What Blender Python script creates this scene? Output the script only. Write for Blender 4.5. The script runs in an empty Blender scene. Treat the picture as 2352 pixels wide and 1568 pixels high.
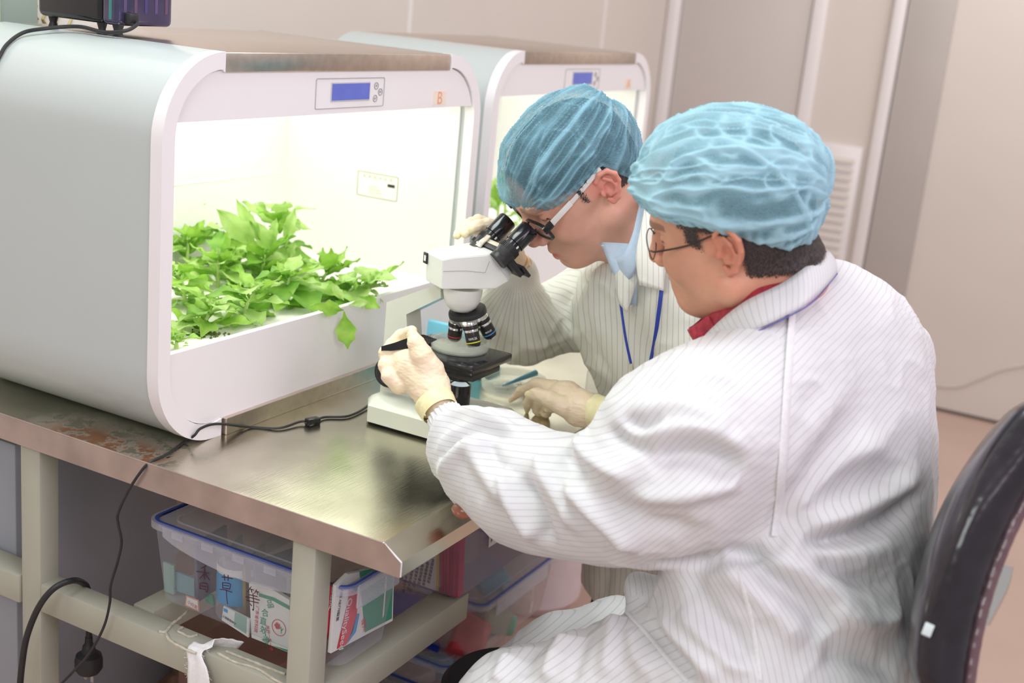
import bpy, bmesh, math, random
import numpy as np
import openvdb as vdb
from mathutils import Vector, Matrix, Euler
from mathutils.bvhtree import BVHTree
sc = bpy.context.scene
COL = sc.collection
# ---------------------------------------------------------------- camera
FPX = 2884.6
_y, _p, _r = [math.radians(a) for a in (27.490, 15.397, 5.538)]
fw = np.array([math.cos(_p)*math.cos(_y), math.cos(_p)*math.sin(_y), -math.sin(_p)])
_rr = np.cross(fw, [0, 0, 1]); _rr /= np.linalg.norm(_rr); _uu = np.cross(_rr, fw)
RT = math.cos(_r)*_rr + math.sin(_r)*_uu
UP = -math.sin(_r)*_rr + math.cos(_r)*_uu
CAM = np.array([0, 0, 1.52])
cd = bpy.data.cameras.new('camera'); cam = bpy.data.objects.new('camera', cd); COL.objects.link(cam)
cam.matrix_world = Matrix([[RT[0], UP[0], -fw[0], CAM[0]], [RT[1], UP[1], -fw[1], CAM[1]], [RT[2], UP[2], -fw[2], CAM[2]], [0, 0, 0, 1]])
cd.sensor_width = 36; cd.lens = FPX/2352*36; cd.clip_start = .05
cd.dof.use_dof = True; cd.dof.focus_distance = 1.93; cd.dof.aperture_fstop = 3.4; cd.dof.aperture_blades = 7
sc.camera = cam
# ---------------------------------------------------------------- world, lights, exposure
w = bpy.data.worlds.new('world'); sc.world = w; w.use_nodes = True
w.node_tree.nodes['Background'].inputs[0].default_value = (1.0, .97, .95, 1)
w.node_tree.nodes['Background'].inputs[1].default_value = .42
def area(name, loc, target, size, power, color, sy=None):
    l = bpy.data.lights.new(name, 'AREA'); l.energy = power; l.color = color; l.size = size
    if sy: l.shape = 'RECTANGLE'; l.size_y = sy
    o = bpy.data.objects.new(name, l); o.location = loc
    o.rotation_euler = (Vector(target)-Vector(loc)).to_track_quat('-Z', 'Y').to_euler(); COL.objects.link(o); return o
area('ceiling_and_fill_lamp', (1.3, 1.3, 2.75), (1.5, 1.1, 0.8), 1.2, 26, (.93, 1, .98), .6)
area('ceiling_and_fill_lamp', (2.7, -.8, 2.75), (2.9, .6, 0.9), 1.4, 20, (1, .93, .95), .8)
area('ceiling_and_fill_lamp', (4.6, .3, 2.7), (4.9, .9, 0.4), 1.2, 16, (1, .96, .94), .6)
area('ceiling_and_fill_lamp', (.6, -1.2, 2.3), (1.6, .7, .9), 1.6, 28, (1, .85, 1), 1.0)  # soft fill added behind the camera to brighten what faces it, no ceiling fixture
area('ceiling_and_fill_lamp', (-.9, .6, 2.2), (1.6, .9, .9), 1.2, 20, (.95, 1, .98), .8)  # extra fill added from the left for the front sides, no ceiling fixture
sc.view_settings.view_transform = 'Standard'; sc.view_settings.look = 'None'
sc.view_settings.gamma = 1; sc.view_settings.use_curve_mapping = False
sc.view_settings.exposure = 0.0
# ---------------------------------------------------------------- helpers
def ray(x, y): return fw + RT*(x-1176)/FPX + UP*(784-y)/FPX
def PZ(x, y, z): d = ray(x, y); return CAM + d*(z-CAM[2])/d[2]
def PX(x, y, v): d = ray(x, y); return CAM + d*v/d[0]
def PY(x, y, v): d = ray(x, y); return CAM + d*v/d[1]
def PD(x, y, d): return CAM + ray(x, y)*d
def proj(P):
    q = np.asarray(P) - CAM; c = q@fw
    return np.stack([1176+FPX*(q@RT)/c, 784-FPX*(q@UP)/c], -1), c
def V(p): return Vector([float(a) for a in p])
def tag(o, label=None, cat=None, group=None, kind=None):
    if label: o['label'] = label
    if cat: o['category'] = cat
    if group: o['group'] = group
    if kind: o['kind'] = kind
    return o
def thing(name, label, cat, loc=(0, 0, 0), group=None, rz=0):
    o = bpy.data.objects.new(name, None); o.empty_display_size = .05; COL.objects.link(o)
    o.location = V(loc); o.rotation_euler = (0, 0, rz)
    return tag(o, label, cat, group)
def wloc(o):
    v = Vector((0, 0, 0))
    while o: v = v + o.location; o = o.parent
    return v
def link_mesh(name, me, mat, parent=None, label=None, smooth=None, origin=None):
    o = bpy.data.objects.new(name, me); COL.objects.link(o)
    if mat is not None and not me.materials:
        for m in (mat if isinstance(mat, (list, tuple)) else [mat]): me.materials.append(m)
    off = wloc(parent) if parent else (V(origin) if origin is not None else None)
    if off is not None and off.length > 0: me.transform(Matrix.Translation(-off))
    if parent: o.parent = parent
    elif origin is not None: o.location = V(origin)
    if smooth is not None:
        for p in me.polygons: p.use_smooth = True
        me.set_sharp_from_angle(angle=math.radians(smooth))
    if label: o['label'] = label
    return o
def raw(name, verts, faces, mat, parent=None, **k):
    me = bpy.data.meshes.new(name); me.from_pydata([tuple(map(float, v)) for v in verts], [], [tuple(map(int, f)) for f in faces]); me.update()
    return link_mesh(name, me, mat, parent, **k)
def frame(z, xhint=(1, 0, 0)):
    z = V(z).normalized(); x = V(xhint); x = x - z*x.dot(z)
    if x.length < 1e-4: x = Vector((0, 1, 0)); x = x - z*x.dot(z)
    x.normalize(); y = z.cross(x)
    return Matrix((x, y, z)).transposed()
def catmull(P, n=8, closed=False):
    P = np.array([list(map(float, p)) for p in P]); N = len(P); out = []
    if N < 3 and not closed:
        return np.array([P[0]+(P[-1]-P[0])*t for t in np.linspace(0, 1, n+1)])
    for i in range(N if closed else N-1):
        if closed: a, b, c, d = P[(i-1) % N], P[i], P[(i+1) % N], P[(i+2) % N]
        else: b, c = P[i], P[i+1]; a = P[i-1] if i else 2*b-c; d = P[i+2] if i+2 < N else 2*c-b
        for t in np.arange(n)/n:
            out.append(.5*((2*b)+(-a+c)*t+(2*a-5*b+4*c-d)*t*t+(-a+3*b-3*c+d)*t**3))
    if not closed: out.append(P[-1])
    return np.array(out)
def rrect(w, h, r, n=6, cx=0, cy=0):
    pts = []
    for sx, sy, a0 in ((1, 1, 0), (-1, 1, 90), (-1, -1, 180), (1, -1, 270)):
        for i in range(n+1):
            a = math.radians(a0+90*i/n); pts.append((cx+sx*(w/2-r)+r*math.cos(a), cy+sy*(h/2-r)+r*math.sin(a)))
    return pts
class MB:
    def __init__(s): s.bm = bmesh.new(); s.mi = 0
    def _xf(s, vs, M):
        for v in vs: v.co = M @ v.co
    def box(s, c, size, rot=None, bevel=0, seg=2):
        r = bmesh.ops.create_cube(s.bm, size=1); vs = r['verts']
        for v in vs: v.co = Vector((v.co.x*size[0], v.co.y*size[1], v.co.z*size[2]))
        fs = list({f for v in vs for f in v.link_faces})
        if bevel:
            es = list({e for v in vs for e in v.link_edges})
            b = bmesh.ops.bevel(s.bm, geom=es, offset=bevel, segments=seg, profile=.5, affect='EDGES')
            vs = list({v for f in b['faces'] for v in f.verts} | {v for v in vs if v.is_valid})
            fs = list({f for v in vs for f in v.link_faces})
        M = Matrix.Translation(V(c)) @ (rot.to_4x4() if rot is not None else Matrix.Identity(4))
        s._xf(vs, M)
        for f in fs: f.material_index = s.mi
        return s
    def b2(s, a, b, bevel=0, seg=2):
        return s.box([(a[i]+b[i])/2 for i in range(3)], [abs(b[i]-a[i]) for i in range(3)], None, bevel, seg)
    def lathe(s, prof, o, axis=(0, 0, 1), seg=32, xh=(1, 0, 0), cap=True):
        M = frame(axis, xh); o = V(o); rings = []
        for r, h in prof:
            rings.append([s.bm.verts.new(o + M @ Vector((r*math.cos(2*math.pi*i/seg), r*math.sin(2*math.pi*i/seg), h))) for i in range(seg)])
        for a, b in zip(rings, rings[1:]):
            for i in range(seg):
                f = s.bm.faces.new((a[i], a[(i+1) % seg], b[(i+1) % seg], b[i])); f.material_index = s.mi
        if cap:
            f = s.bm.faces.new(rings[0][::-1]); f.material_index = s.mi
            f = s.bm.faces.new(rings[-1]); f.material_index = s.mi
        return s
    def cyl(s, a, b, r, r2=None, seg=20):
        a, b = V(a), V(b); return s.lathe([(r, 0), (r if r2 is None else r2, (b-a).length)], a, b-a, seg)
    def tube(s, pts, r, seg=8, cap=True, closed=False, flat=1.0, up=(0, 0, 1)):
        P = [V(p) for p in pts]; N = len(P); rings = []; prev = None
        for i in range(N):
            t = (P[(i+1) % N]-P[i-1]) if closed else (P[min(i+1, N-1)]-P[max(i-1, 0)])
            if t.length < 1e-9: t = Vector((0, 0, 1))
            t.normalize()
            if prev is None:
                x = V(up).cross(t)
                if x.length < 1e-3: x = Vector((1, 0, 0)).cross(t)
            else: x = prev - t*prev.dot(t)
            x.normalize(); prev = x; y = t.cross(x)
            ri = r[i] if hasattr(r, '__len__') else r
            rings.append([s.bm.verts.new(P[i] + x*ri*math.cos(2*math.pi*k/seg) + y*ri*flat*math.sin(2*math.pi*k/seg)) for k in range(seg)])
        prs = list(zip(rings, rings[1:])) + ([(rings[-1], rings[0])] if closed else [])
        for a, b in prs:
            for i in range(seg):
                f = s.bm.faces.new((a[i], a[(i+1) % seg], b[(i+1) % seg], b[i])); f.material_index = s.mi
        if cap and not closed:
            f = s.bm.faces.new(rings[0][::-1]); f.material_index = s.mi
            f = s.bm.faces.new(rings[-1]); f.material_index = s.mi
        return s
    def prism(s, poly, o, ux, uy, depth, bevel=0, cap=True):
        """poly in 2D (a,b) -> o + a*ux + b*uy, extruded by vector depth"""
        o, ux, uy, dv = V(o), V(ux), V(uy), V(depth)
        a = [s.bm.verts.new(o+ux*p[0]+uy*p[1]) for p in poly]; b = [s.bm.verts.new(v.co+dv) for v in a]
        n = len(a); fs = []
        for i in range(n): fs.append(s.bm.faces.new((a[i], a[(i+1) % n], b[(i+1) % n], b[i])))
        fs.append(s.bm.faces.new(a[::-1])); fs.append(s.bm.faces.new(b))
        for f in fs: f.material_index = s.mi
        if bevel:
            es = list({e for f in fs for e in f.edges if len(e.link_faces) == 2 and e.calc_face_angle(0) > .5})
            bmesh.ops.bevel(s.bm, geom=es, offset=bevel, segments=2, profile=.5, affect='EDGES')
        return s
    def ring_prism(s, outer, inner, o, ux, uy, depth):
        o, ux, uy, dv = V(o), V(ux), V(uy), V(depth); n = len(outer)
        A = [s.bm.verts.new(o+ux*p[0]+uy*p[1]) for p in outer]; B = [s.bm.verts.new(o+ux*p[0]+uy*p[1]) for p in inner]
        A2 = [s.bm.verts.new(v.co+dv) for v in A]; B2 = [s.bm.verts.new(v.co+dv) for v in B]
        for i in range(n):
            j = (i+1) % n
            for q in ((A[i], A[j], A2[j], A2[i]), (B[j], B[i], B2[i], B2[j]), (A[j], A[i], B[i], B[j]), (A2[i], A2[j], B2[j], B2[i])):
                f = s.bm.faces.new(q); f.material_index = s.mi
        return s
    def sphere(s, c, r, seg=16, rings=10, scale=(1, 1, 1), rot=None):
        rr = bmesh.ops.create_uvsphere(s.bm, u_segments=seg, v_segments=rings, radius=r)
        M = Matrix.Translation(V(c)) @ (rot.to_4x4() if rot is not None else Matrix.Identity(4)) @ Matrix.Diagonal((*scale, 1))
        s._xf(rr['verts'], M)
        for f in {f for v in rr['verts'] for f in v.link_faces}: f.material_index = s.mi
        return s
    def quad(s, *p):
        f = s.bm.faces.new([s.bm.verts.new(V(q)) for q in p]); f.material_index = s.mi; return s
    def grid(s, fn, nu, nv, thick=None):
        vs = [[s.bm.verts.new(V(fn(i/nu, j/nv))) for j in range(nv+1)] for i in range(nu+1)]
        for i in range(nu):
            for j in range(nv):
                f = s.bm.faces.new((vs[i][j], vs[i+1][j], vs[i+1][j+1], vs[i][j+1])); f.material_index = s.mi
        return s
    def build(s, name, mat, parent=None, smooth=35, label=None, origin=None, norm=True):
        if norm: bmesh.ops.recalc_face_normals(s.bm, faces=s.bm.faces)
        me = bpy.data.meshes.new(name); s.bm.to_mesh(me); s.bm.free()
        return link_mesh(name, me, mat, parent, label, smooth, origin)
def copy_tree(o, parent=None):
    c = o.copy(); COL.objects.link(c); c.parent = parent
    for ch in list(o.children): copy_tree(ch, c)
    return c
def solidify(o, t, off=0):
    m = o.modifiers.new('s', 'SOLIDIFY'); m.thickness = t; m.offset = off; return o
def text_mesh(body, size, o, ux, uy, extr=.0002, font=None, align='LEFT', squash=1):
    c = bpy.data.curves.new('txt', 'FONT'); c.body = body; c.size = size; c.extrude = extr; c.align_x = align; c.resolution_u = 3
    ob = bpy.data.objects.new('txt', c); me = bpy.data.meshes.new_from_object(ob)
    ux, uy = V(ux).normalized(), V(uy).normalized(); n = ux.cross(uy)
    M = Matrix.Translation(V(o)) @ Matrix((ux*squash, uy, n)).transposed().to_4x4(); me.transform(M)
    bpy.data.objects.remove(ob); bpy.data.curves.remove(c); return me
def text_obj(name, body, size, o, ux, uy, mat, parent, label=None, **k):
    me = text_mesh(body, size, o, ux, uy, **k); me.materials.clear()
    return link_mesh(name, me, mat, parent, label)
# ---------------------------------------------------------------- materials
def NT(name):
    m = bpy.data.materials.new(name); m.use_nodes = True; nt = m.node_tree
    return m, nt, nt.nodes, nt.links, nt.nodes['Principled BSDF']
def mat(name, col, rough=.5, metal=0, var=.04, nscale=20, bump=0, bscale=None, coat=0, trans=0, ior=1.45, alpha=1, emis=None, estr=0, sss=0, sssr=(1, .3, .15), stretch=None, spec=.5):
    m, nt, N, L, b = NT(name)
    b.inputs['Roughness'].default_value = rough; b.inputs['Metallic'].default_value = metal
    b.inputs['Coat Weight'].default_value = coat; b.inputs['Coat Roughness'].default_value = .08
    b.inputs['Transmission Weight'].default_value = trans; b.inputs['IOR'].default_value = ior
    b.inputs['Alpha'].default_value = alpha; b.inputs['Specular IOR Level'].default_value = spec
    if sss: b.inputs['Subsurface Weight'].default_value = sss; b.inputs['Subsurface Radius'].default_value = sssr; b.inputs['Subsurface Scale'].default_value = .008
    if emis: b.inputs['Emission Color'].default_value = (*emis, 1); b.inputs['Emission Strength'].default_value = estr
    tc = N.new('ShaderNodeTexCoord'); src = tc.outputs['Object']
    if stretch:
        mp = N.new('ShaderNodeMapping'); mp.inputs['Scale'].default_value = stretch; L.new(src, mp.inputs[0]); src = mp.outputs[0]
    n = N.new('ShaderNodeTexNoise'); n.inputs['Scale'].default_value = nscale; n.inputs['Detail'].default_value = 4; L.new(src, n.inputs['Vector'])
    r = N.new('ShaderNodeValToRGB'); r.color_ramp.elements[0].position = .3; r.color_ramp.elements[1].position = .7
    r.color_ramp.elements[0].color = (*[max(0, c*(1-var)) for c in col], 1); r.color_ramp.elements[1].color = (*[min(1, c*(1+var)) for c in col], 1)
    L.new(n.outputs[0], r.inputs[0]); L.new(r.outputs[0], b.inputs['Base Color'])
    if bump:
        n2 = N.new('ShaderNodeTexNoise'); n2.inputs['Scale'].default_value = bscale or nscale*4; n2.inputs['Detail'].default_value = 3; L.new(src, n2.inputs['Vector'])
        bp = N.new('ShaderNodeBump'); bp.inputs['Strength'].default_value = bump; bp.inputs['Distance'].default_value = .002
        L.new(n2.outputs[0], bp.inputs['Height']); L.new(bp.outputs[0], b.inputs['Normal'])
    return m
def clearmat(name, col, a=.25, rough=.15, spec=.5):
    """thin clear plastic or glass: part transparent, part glossy / milky, more so at grazing angles"""
    m, nt, N, L, b = NT(name)
    b.inputs['Base Color'].default_value = (*col, 1); b.inputs['Roughness'].default_value = rough
    t = N.new('ShaderNodeBsdfTransparent'); t.inputs[0].default_value = (1, 1, 1, 1)
    mx = N.new('ShaderNodeMixShader'); fr = N.new('ShaderNodeLayerWeight'); fr.inputs[0].default_value = .35
    ns = N.new('ShaderNodeTexNoise'); ns.inputs['Scale'].default_value = 18; ns.inputs['Detail'].default_value = 2
    pw_ = N.new('ShaderNodeMath'); pw_.operation = 'POWER'; pw_.inputs[1].default_value = 3
    ma = N.new('ShaderNodeMath'); ma.operation = 'MULTIPLY_ADD'; ma.inputs[1].default_value = .6; ma.inputs[2].default_value = a-.04
    mb = N.new('ShaderNodeMath'); mb.operation = 'MULTIPLY_ADD'; mb.inputs[1].default_value = .08; mb.use_clamp = True
    L.new(fr.outputs[1], pw_.inputs[0]); L.new(pw_.outputs[0], ma.inputs[0]); L.new(ns.outputs[0], mb.inputs[0]); L.new(ma.outputs[0], mb.inputs[2]); L.new(mb.outputs[0], mx.inputs[0])
    L.new(t.outputs[0], mx.inputs[1]); L.new(b.outputs[0], mx.inputs[2]); L.new(mx.outputs[0], N['Material Output'].inputs[0])
    return m
M = {}
M['wall'] = mat('wall_paint', (.72, .655, .60), .5, nscale=2, var=.02)
M['wallgrey'] = mat('grey_panel', (.64, .59, .56), .45, nscale=2, var=.02)
M['walltrim'] = mat('trim_white', (.86, .82, .82), .3, nscale=3, var=.02)
M['floor'] = mat('floor_vinyl', (.56, .40, .33), .35, nscale=3, var=.05)
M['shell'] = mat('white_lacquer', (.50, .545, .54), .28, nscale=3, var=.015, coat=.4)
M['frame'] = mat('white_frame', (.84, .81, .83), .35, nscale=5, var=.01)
M['liner'] = mat('liner_white', (.86, .86, .83), .4, nscale=5, var=.01)
M['steeltop'] = mat('brushed_top', (.68, .59, .52), .30, 1, nscale=60, var=.08, stretch=(1, 12, 1))
M['black'] = mat('black_plastic', (.022, .022, .024), .42, nscale=40, var=.2, bump=.08)
M['blackgloss'] = mat('black_gloss', (.012, .012, .014), .18, nscale=40, var=.2, coat=.3)
M['screen'] = mat('lcd', (.09, .12, .42), .25, nscale=30, var=.1, emis=(.13, .15, .5), estr=.35)
M['line'] = mat('print_line', (.30, .30, .30), .5)
M['postpaint'] = mat('post_paint', (.42, .42, .345), .45, nscale=8, var=.05, bump=.05)
M['paper'] = mat('paper', (.82, .80, .80), .6, var=.03)
# ================================================================ the setting
XW, YW = 5.35, 2.16
f = MB().b2((-1.5, -2.5, -.05), (XW+.1, YW+.1, 0)).build('floor', M['floor'], smooth=None); tag(f, kind='structure')
o = MB().b2((-1.5, YW, 0), (XW+.1, YW+.08, 2.8)).build('wall_back', M['wall'], smooth=None); tag(o, kind='structure')
for xs in (.5, 1.9, 3.28, 4.67):
    MB().b2((xs-.008, YW-.004, 0), (xs+.008, YW+.001, 2.8)).build('panel_joint', M['walltrim'], o, smooth=None)
o = MB().b2((XW, -2.5, 0), (XW+.08, YW, 2.8)).build('wall_right', M['wall'], smooth=None); tag(o, kind='structure')
MB().b2((XW-.004, -2.5, 0), (XW+.002, .94, .012)).build('floor_joint', mat('joint', (.10, .07, .06), .7), o, smooth=None)
t = MB().b2((XW-.05, YW-.06, 0), (XW+.001, YW+.001, 2.8), .02, 4).build('trim_1', M['walltrim']); tag(t, kind='structure')
t = MB().b2((XW-.03, 1.46, 0), (XW+.001, 1.52, 2.8), .01).build('trim_2', M['walltrim']); tag(t, kind='structure')
t = MB().b2((XW-.04, 1.14, 0), (XW+.001, 1.19, 2.8), .012).build('trim_3', M['walltrim']); tag(t, kind='structure')
d = MB().b2((XW-.012, 1.525, 0), (XW+.001, YW-.06, 2.75), .002).build('door_1', M['wallgrey']); tag(d, kind='structure')
d = MB().b2((XW-.02, .95, 0), (XW+.001, 1.135, 2.8), .004).build('trim_4', mat('post_grey', (.50, .46, .43), .5, nscale=2)); tag(d, kind='structure')
# louvred air vent standing against the wall
vt = thing('air_vent', 'cream louvred air vent on the far wall behind the older man', 'vent', (XW-.02, 1.30, .2))
a0 = PX(1910, 330, XW-.02); zt = a0[2]
MB().b2((XW-.02, 1.22, .15), (XW+.001, 1.44, zt), .006).build('panel', M['walltrim'], vt)
for k in range(30):
    z = zt-.06-k*.036
    if z < .2: break
    MB().box((XW-.026, 1.32, z), (.004, .15, .022), Euler((0, .5, 0)).to_matrix(), .001, 1).build('slat', M['wall'] if k else M['wall'], vt, smooth=None)
cb = [PX(x, y, XW-.004) for x, y in ((2140, 885), (2200, 888), (2250, 870), (2300, 850), (2360, 838))]
tag(MB().tube(catmull(cb, 6), .004).build('wall_cable', M['wallgrey'], origin=cb[0]), 'thin pale cable drooping along the cream wall at right', 'cable')
# ================================================================ stainless work table
TZ = .80
def steel_table():
    m, nt, N, L, b = NT('stainless_worktop')
    b.inputs['Metallic'].default_value = 1
    tc = N.new('ShaderNodeTexCoord'); ge = N.new('ShaderNodeNewGeometry')
    mp = N.new('ShaderNodeMapping'); mp.inputs['Scale'].default_value = (3, 60, 3); L.new(ge.outputs['Position'], mp.inputs[0])
    n1 = N.new('ShaderNodeTexNoise'); n1.inputs['Scale'].default_value = 8; n1.inputs['Detail'].default_value = 5; L.new(mp.outputs[0], n1.inputs[0])
    n2 = N.new('ShaderNodeTexNoise'); n2.inputs['Scale'].default_value = 7; n2.inputs['Detail'].default_value = 6; L.new(ge.outputs['Position'], n2.inputs[0])
    r = N.new('ShaderNodeMapRange'); r.inputs['To Min'].default_value = .13; r.inputs['To Max'].default_value = .30; L.new(n2.outputs[0], r.inputs[0]); L.new(r.outputs[0], b.inputs['Roughness'])
    cr = N.new('ShaderNodeValToRGB'); cr.color_ramp.elements[0].color = (.48, .45, .36, 1); cr.color_ramp.elements[1].color = (.71, .67, .56, 1); cr.color_ramp.elements[0].position = .25; cr.color_ramp.elements[1].position = .7
    L.new(n2.outputs[0], cr.inputs[0])
    # rust stain along the left edge of the worktop
    sp = N.new('ShaderNodeSeparateXYZ'); L.new(ge.outputs['Position'], sp.inputs[0])
    def rng(out, a, b_, c, d):
        q = N.new('ShaderNodeMapRange'); q.inputs[1].default_value = a; q.inputs[2].default_value = b_; q.inputs[3].default_value = c; q.inputs[4].default_value = d; L.new(out, q.inputs[0]); return q.outputs[0]
    def mul(a, b_):
        q = N.new('ShaderNodeMath'); q.operation = 'MULTIPLY'; L.new(a, q.inputs[0]); L.new(b_, q.inputs[1]); return q.outputs[0]
    mx = mul(rng(sp.outputs[0], 1.41, 1.34, 0, 1), mul(rng(sp.outputs[1], 1.20, 1.27, 0, 1), rng(sp.outputs[1], 1.54, 1.46, 0, 1)))
    n3 = N.new('ShaderNodeTexNoise'); n3.inputs['Scale'].default_value = 38; n3.inputs['Detail'].default_value = 7; n3.inputs['Roughness'].default_value = .65; L.new(ge.outputs['Position'], n3.inputs[0])
    rr = mul(mx, rng(n3.outputs[0], .40, .52, 0, 1))
    mc = N.new('ShaderNodeMix'); mc.data_type = 'RGBA'; L.new(rr, mc.inputs[0]); L.new(cr.outputs[0], mc.inputs[6]); mc.inputs[7].default_value = (.15, .065, .03, 1)
    L.new(mc.outputs[2], b.inputs['Base Color'])
    inv = N.new('ShaderNodeMath'); inv.operation = 'SUBTRACT'; inv.inputs[0].default_value = 1; L.new(rr, inv.inputs[1]); L.new(inv.outputs[0], b.inputs['Metallic'])
    bp = N.new('ShaderNodeBump'); bp.inputs['Strength'].default_value = .12; bp.inputs['Distance'].default_value = .0015
    L.new(n1.outputs[0], bp.inputs['Height']); L.new(bp.outputs[0], b.inputs['Normal'])
    return m
M['tablesteel'] = steel_table()
M['apron'] = mat('steel_apron', (.50, .41, .37), .38, .75, nscale=14, var=.16, bump=.15)
X0, X1, Y0, Y1 = 1.303, 3.75, .83, 2.10
tb = thing('work_table', 'stainless steel work table with rust stains and grey-green legs', 'table', (X0, Y0, 0))
# top sheet with a slightly raised marine edge along the near side
YT = .842
MB().b2((X0, YT, TZ-.006), (X1, Y1, TZ)).build('tabletop', M['tablesteel'], tb, smooth=None)
e = MB()
e.quad((X0, YT, TZ), (X1, YT, TZ), (X1, .811, TZ-.020), (X0, .811, TZ-.020))
e.quad((X0, .811, TZ-.020), (X1, .811, TZ-.020), (X1, .811, TZ-.042), (X0, .811, TZ-.042))
e.build('rolled_edge', M['tablesteel'], tb, smooth=None, norm=False)
MB().tube([(X0, YT, TZ), (X0, .811, TZ-.020)], .0012, 6).tube([(X0, .811, TZ-.020), (X0, .811, TZ-.041)], .0012, 6).build('mitre_highlight', M['frame'], tb)  # white line put in as the highlight along the mitre, not a weld
MB().tube([(X0-.001, YT, TZ), (X0-.001, Y1, TZ)], .0012, 6).build('edge_bead', M['apron'], tb)
MB().b2((X0-.002, YT-.002, TZ-.042), (X0+.002, Y1, TZ-.0005)).prism([(YT-.002, 0), (.8112, -.0205), (.8112, -.042), (YT-.002, -.042)], (X0-.002, 0, TZ), (0, 1, 0), (0, 0, 1), (.004, 0, 0)).b2((X0, .814, TZ-.042), (X1, .85, TZ-.040)).build('apron', M['apron'], tb, smooth=None)
# splash strip standing behind the microscope, under the chambers' fronts
MB().b2((1.47, 1.262, TZ), (2.10, 1.272, TZ+.028), .001).build('splash_strip', M['steeltop'], tb, smooth=None)
def post(x, y, w=.06, d=.085, z0=0, z1=TZ-.044):
    return MB().b2((x, y, z0), (x+w, y+d, z1), .004).build('leg', M['postpaint'], tb)
post(1.308, .955, .041, .042); post(1.308, 1.502, .040, .045); post(3.6, .91); post(3.6, 2.0); post(1.306, 2.0)
RZ = .523
MB().b2((1.308, .996, RZ-.05), (1.349, 1.503, RZ), .003).build('rail', M['postpaint'], tb)
MB().b2((1.306, 1.55, RZ-.05), (1.356, 2.0, RZ), .003).build('rail', M['postpaint'], tb)
MB().b2((1.349, .938, RZ-.05), (1.735, .990, RZ), .003).build('rail', M['postpaint'], tb)
MB().b2((1.356, 1.30, RZ-.052), (3.6, 1.345, RZ-.002), .003).build('rail', M['postpaint'], tb)
# ---- grey cabinet side seen under the table at far left
cbm = MB().b2((1.36, 1.62, 0), (1.75, 1.98, .72), .004)
MCAB = mat('cabinet_grey', (.33, .35, .40), .4, nscale=6, var=.04)
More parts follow.
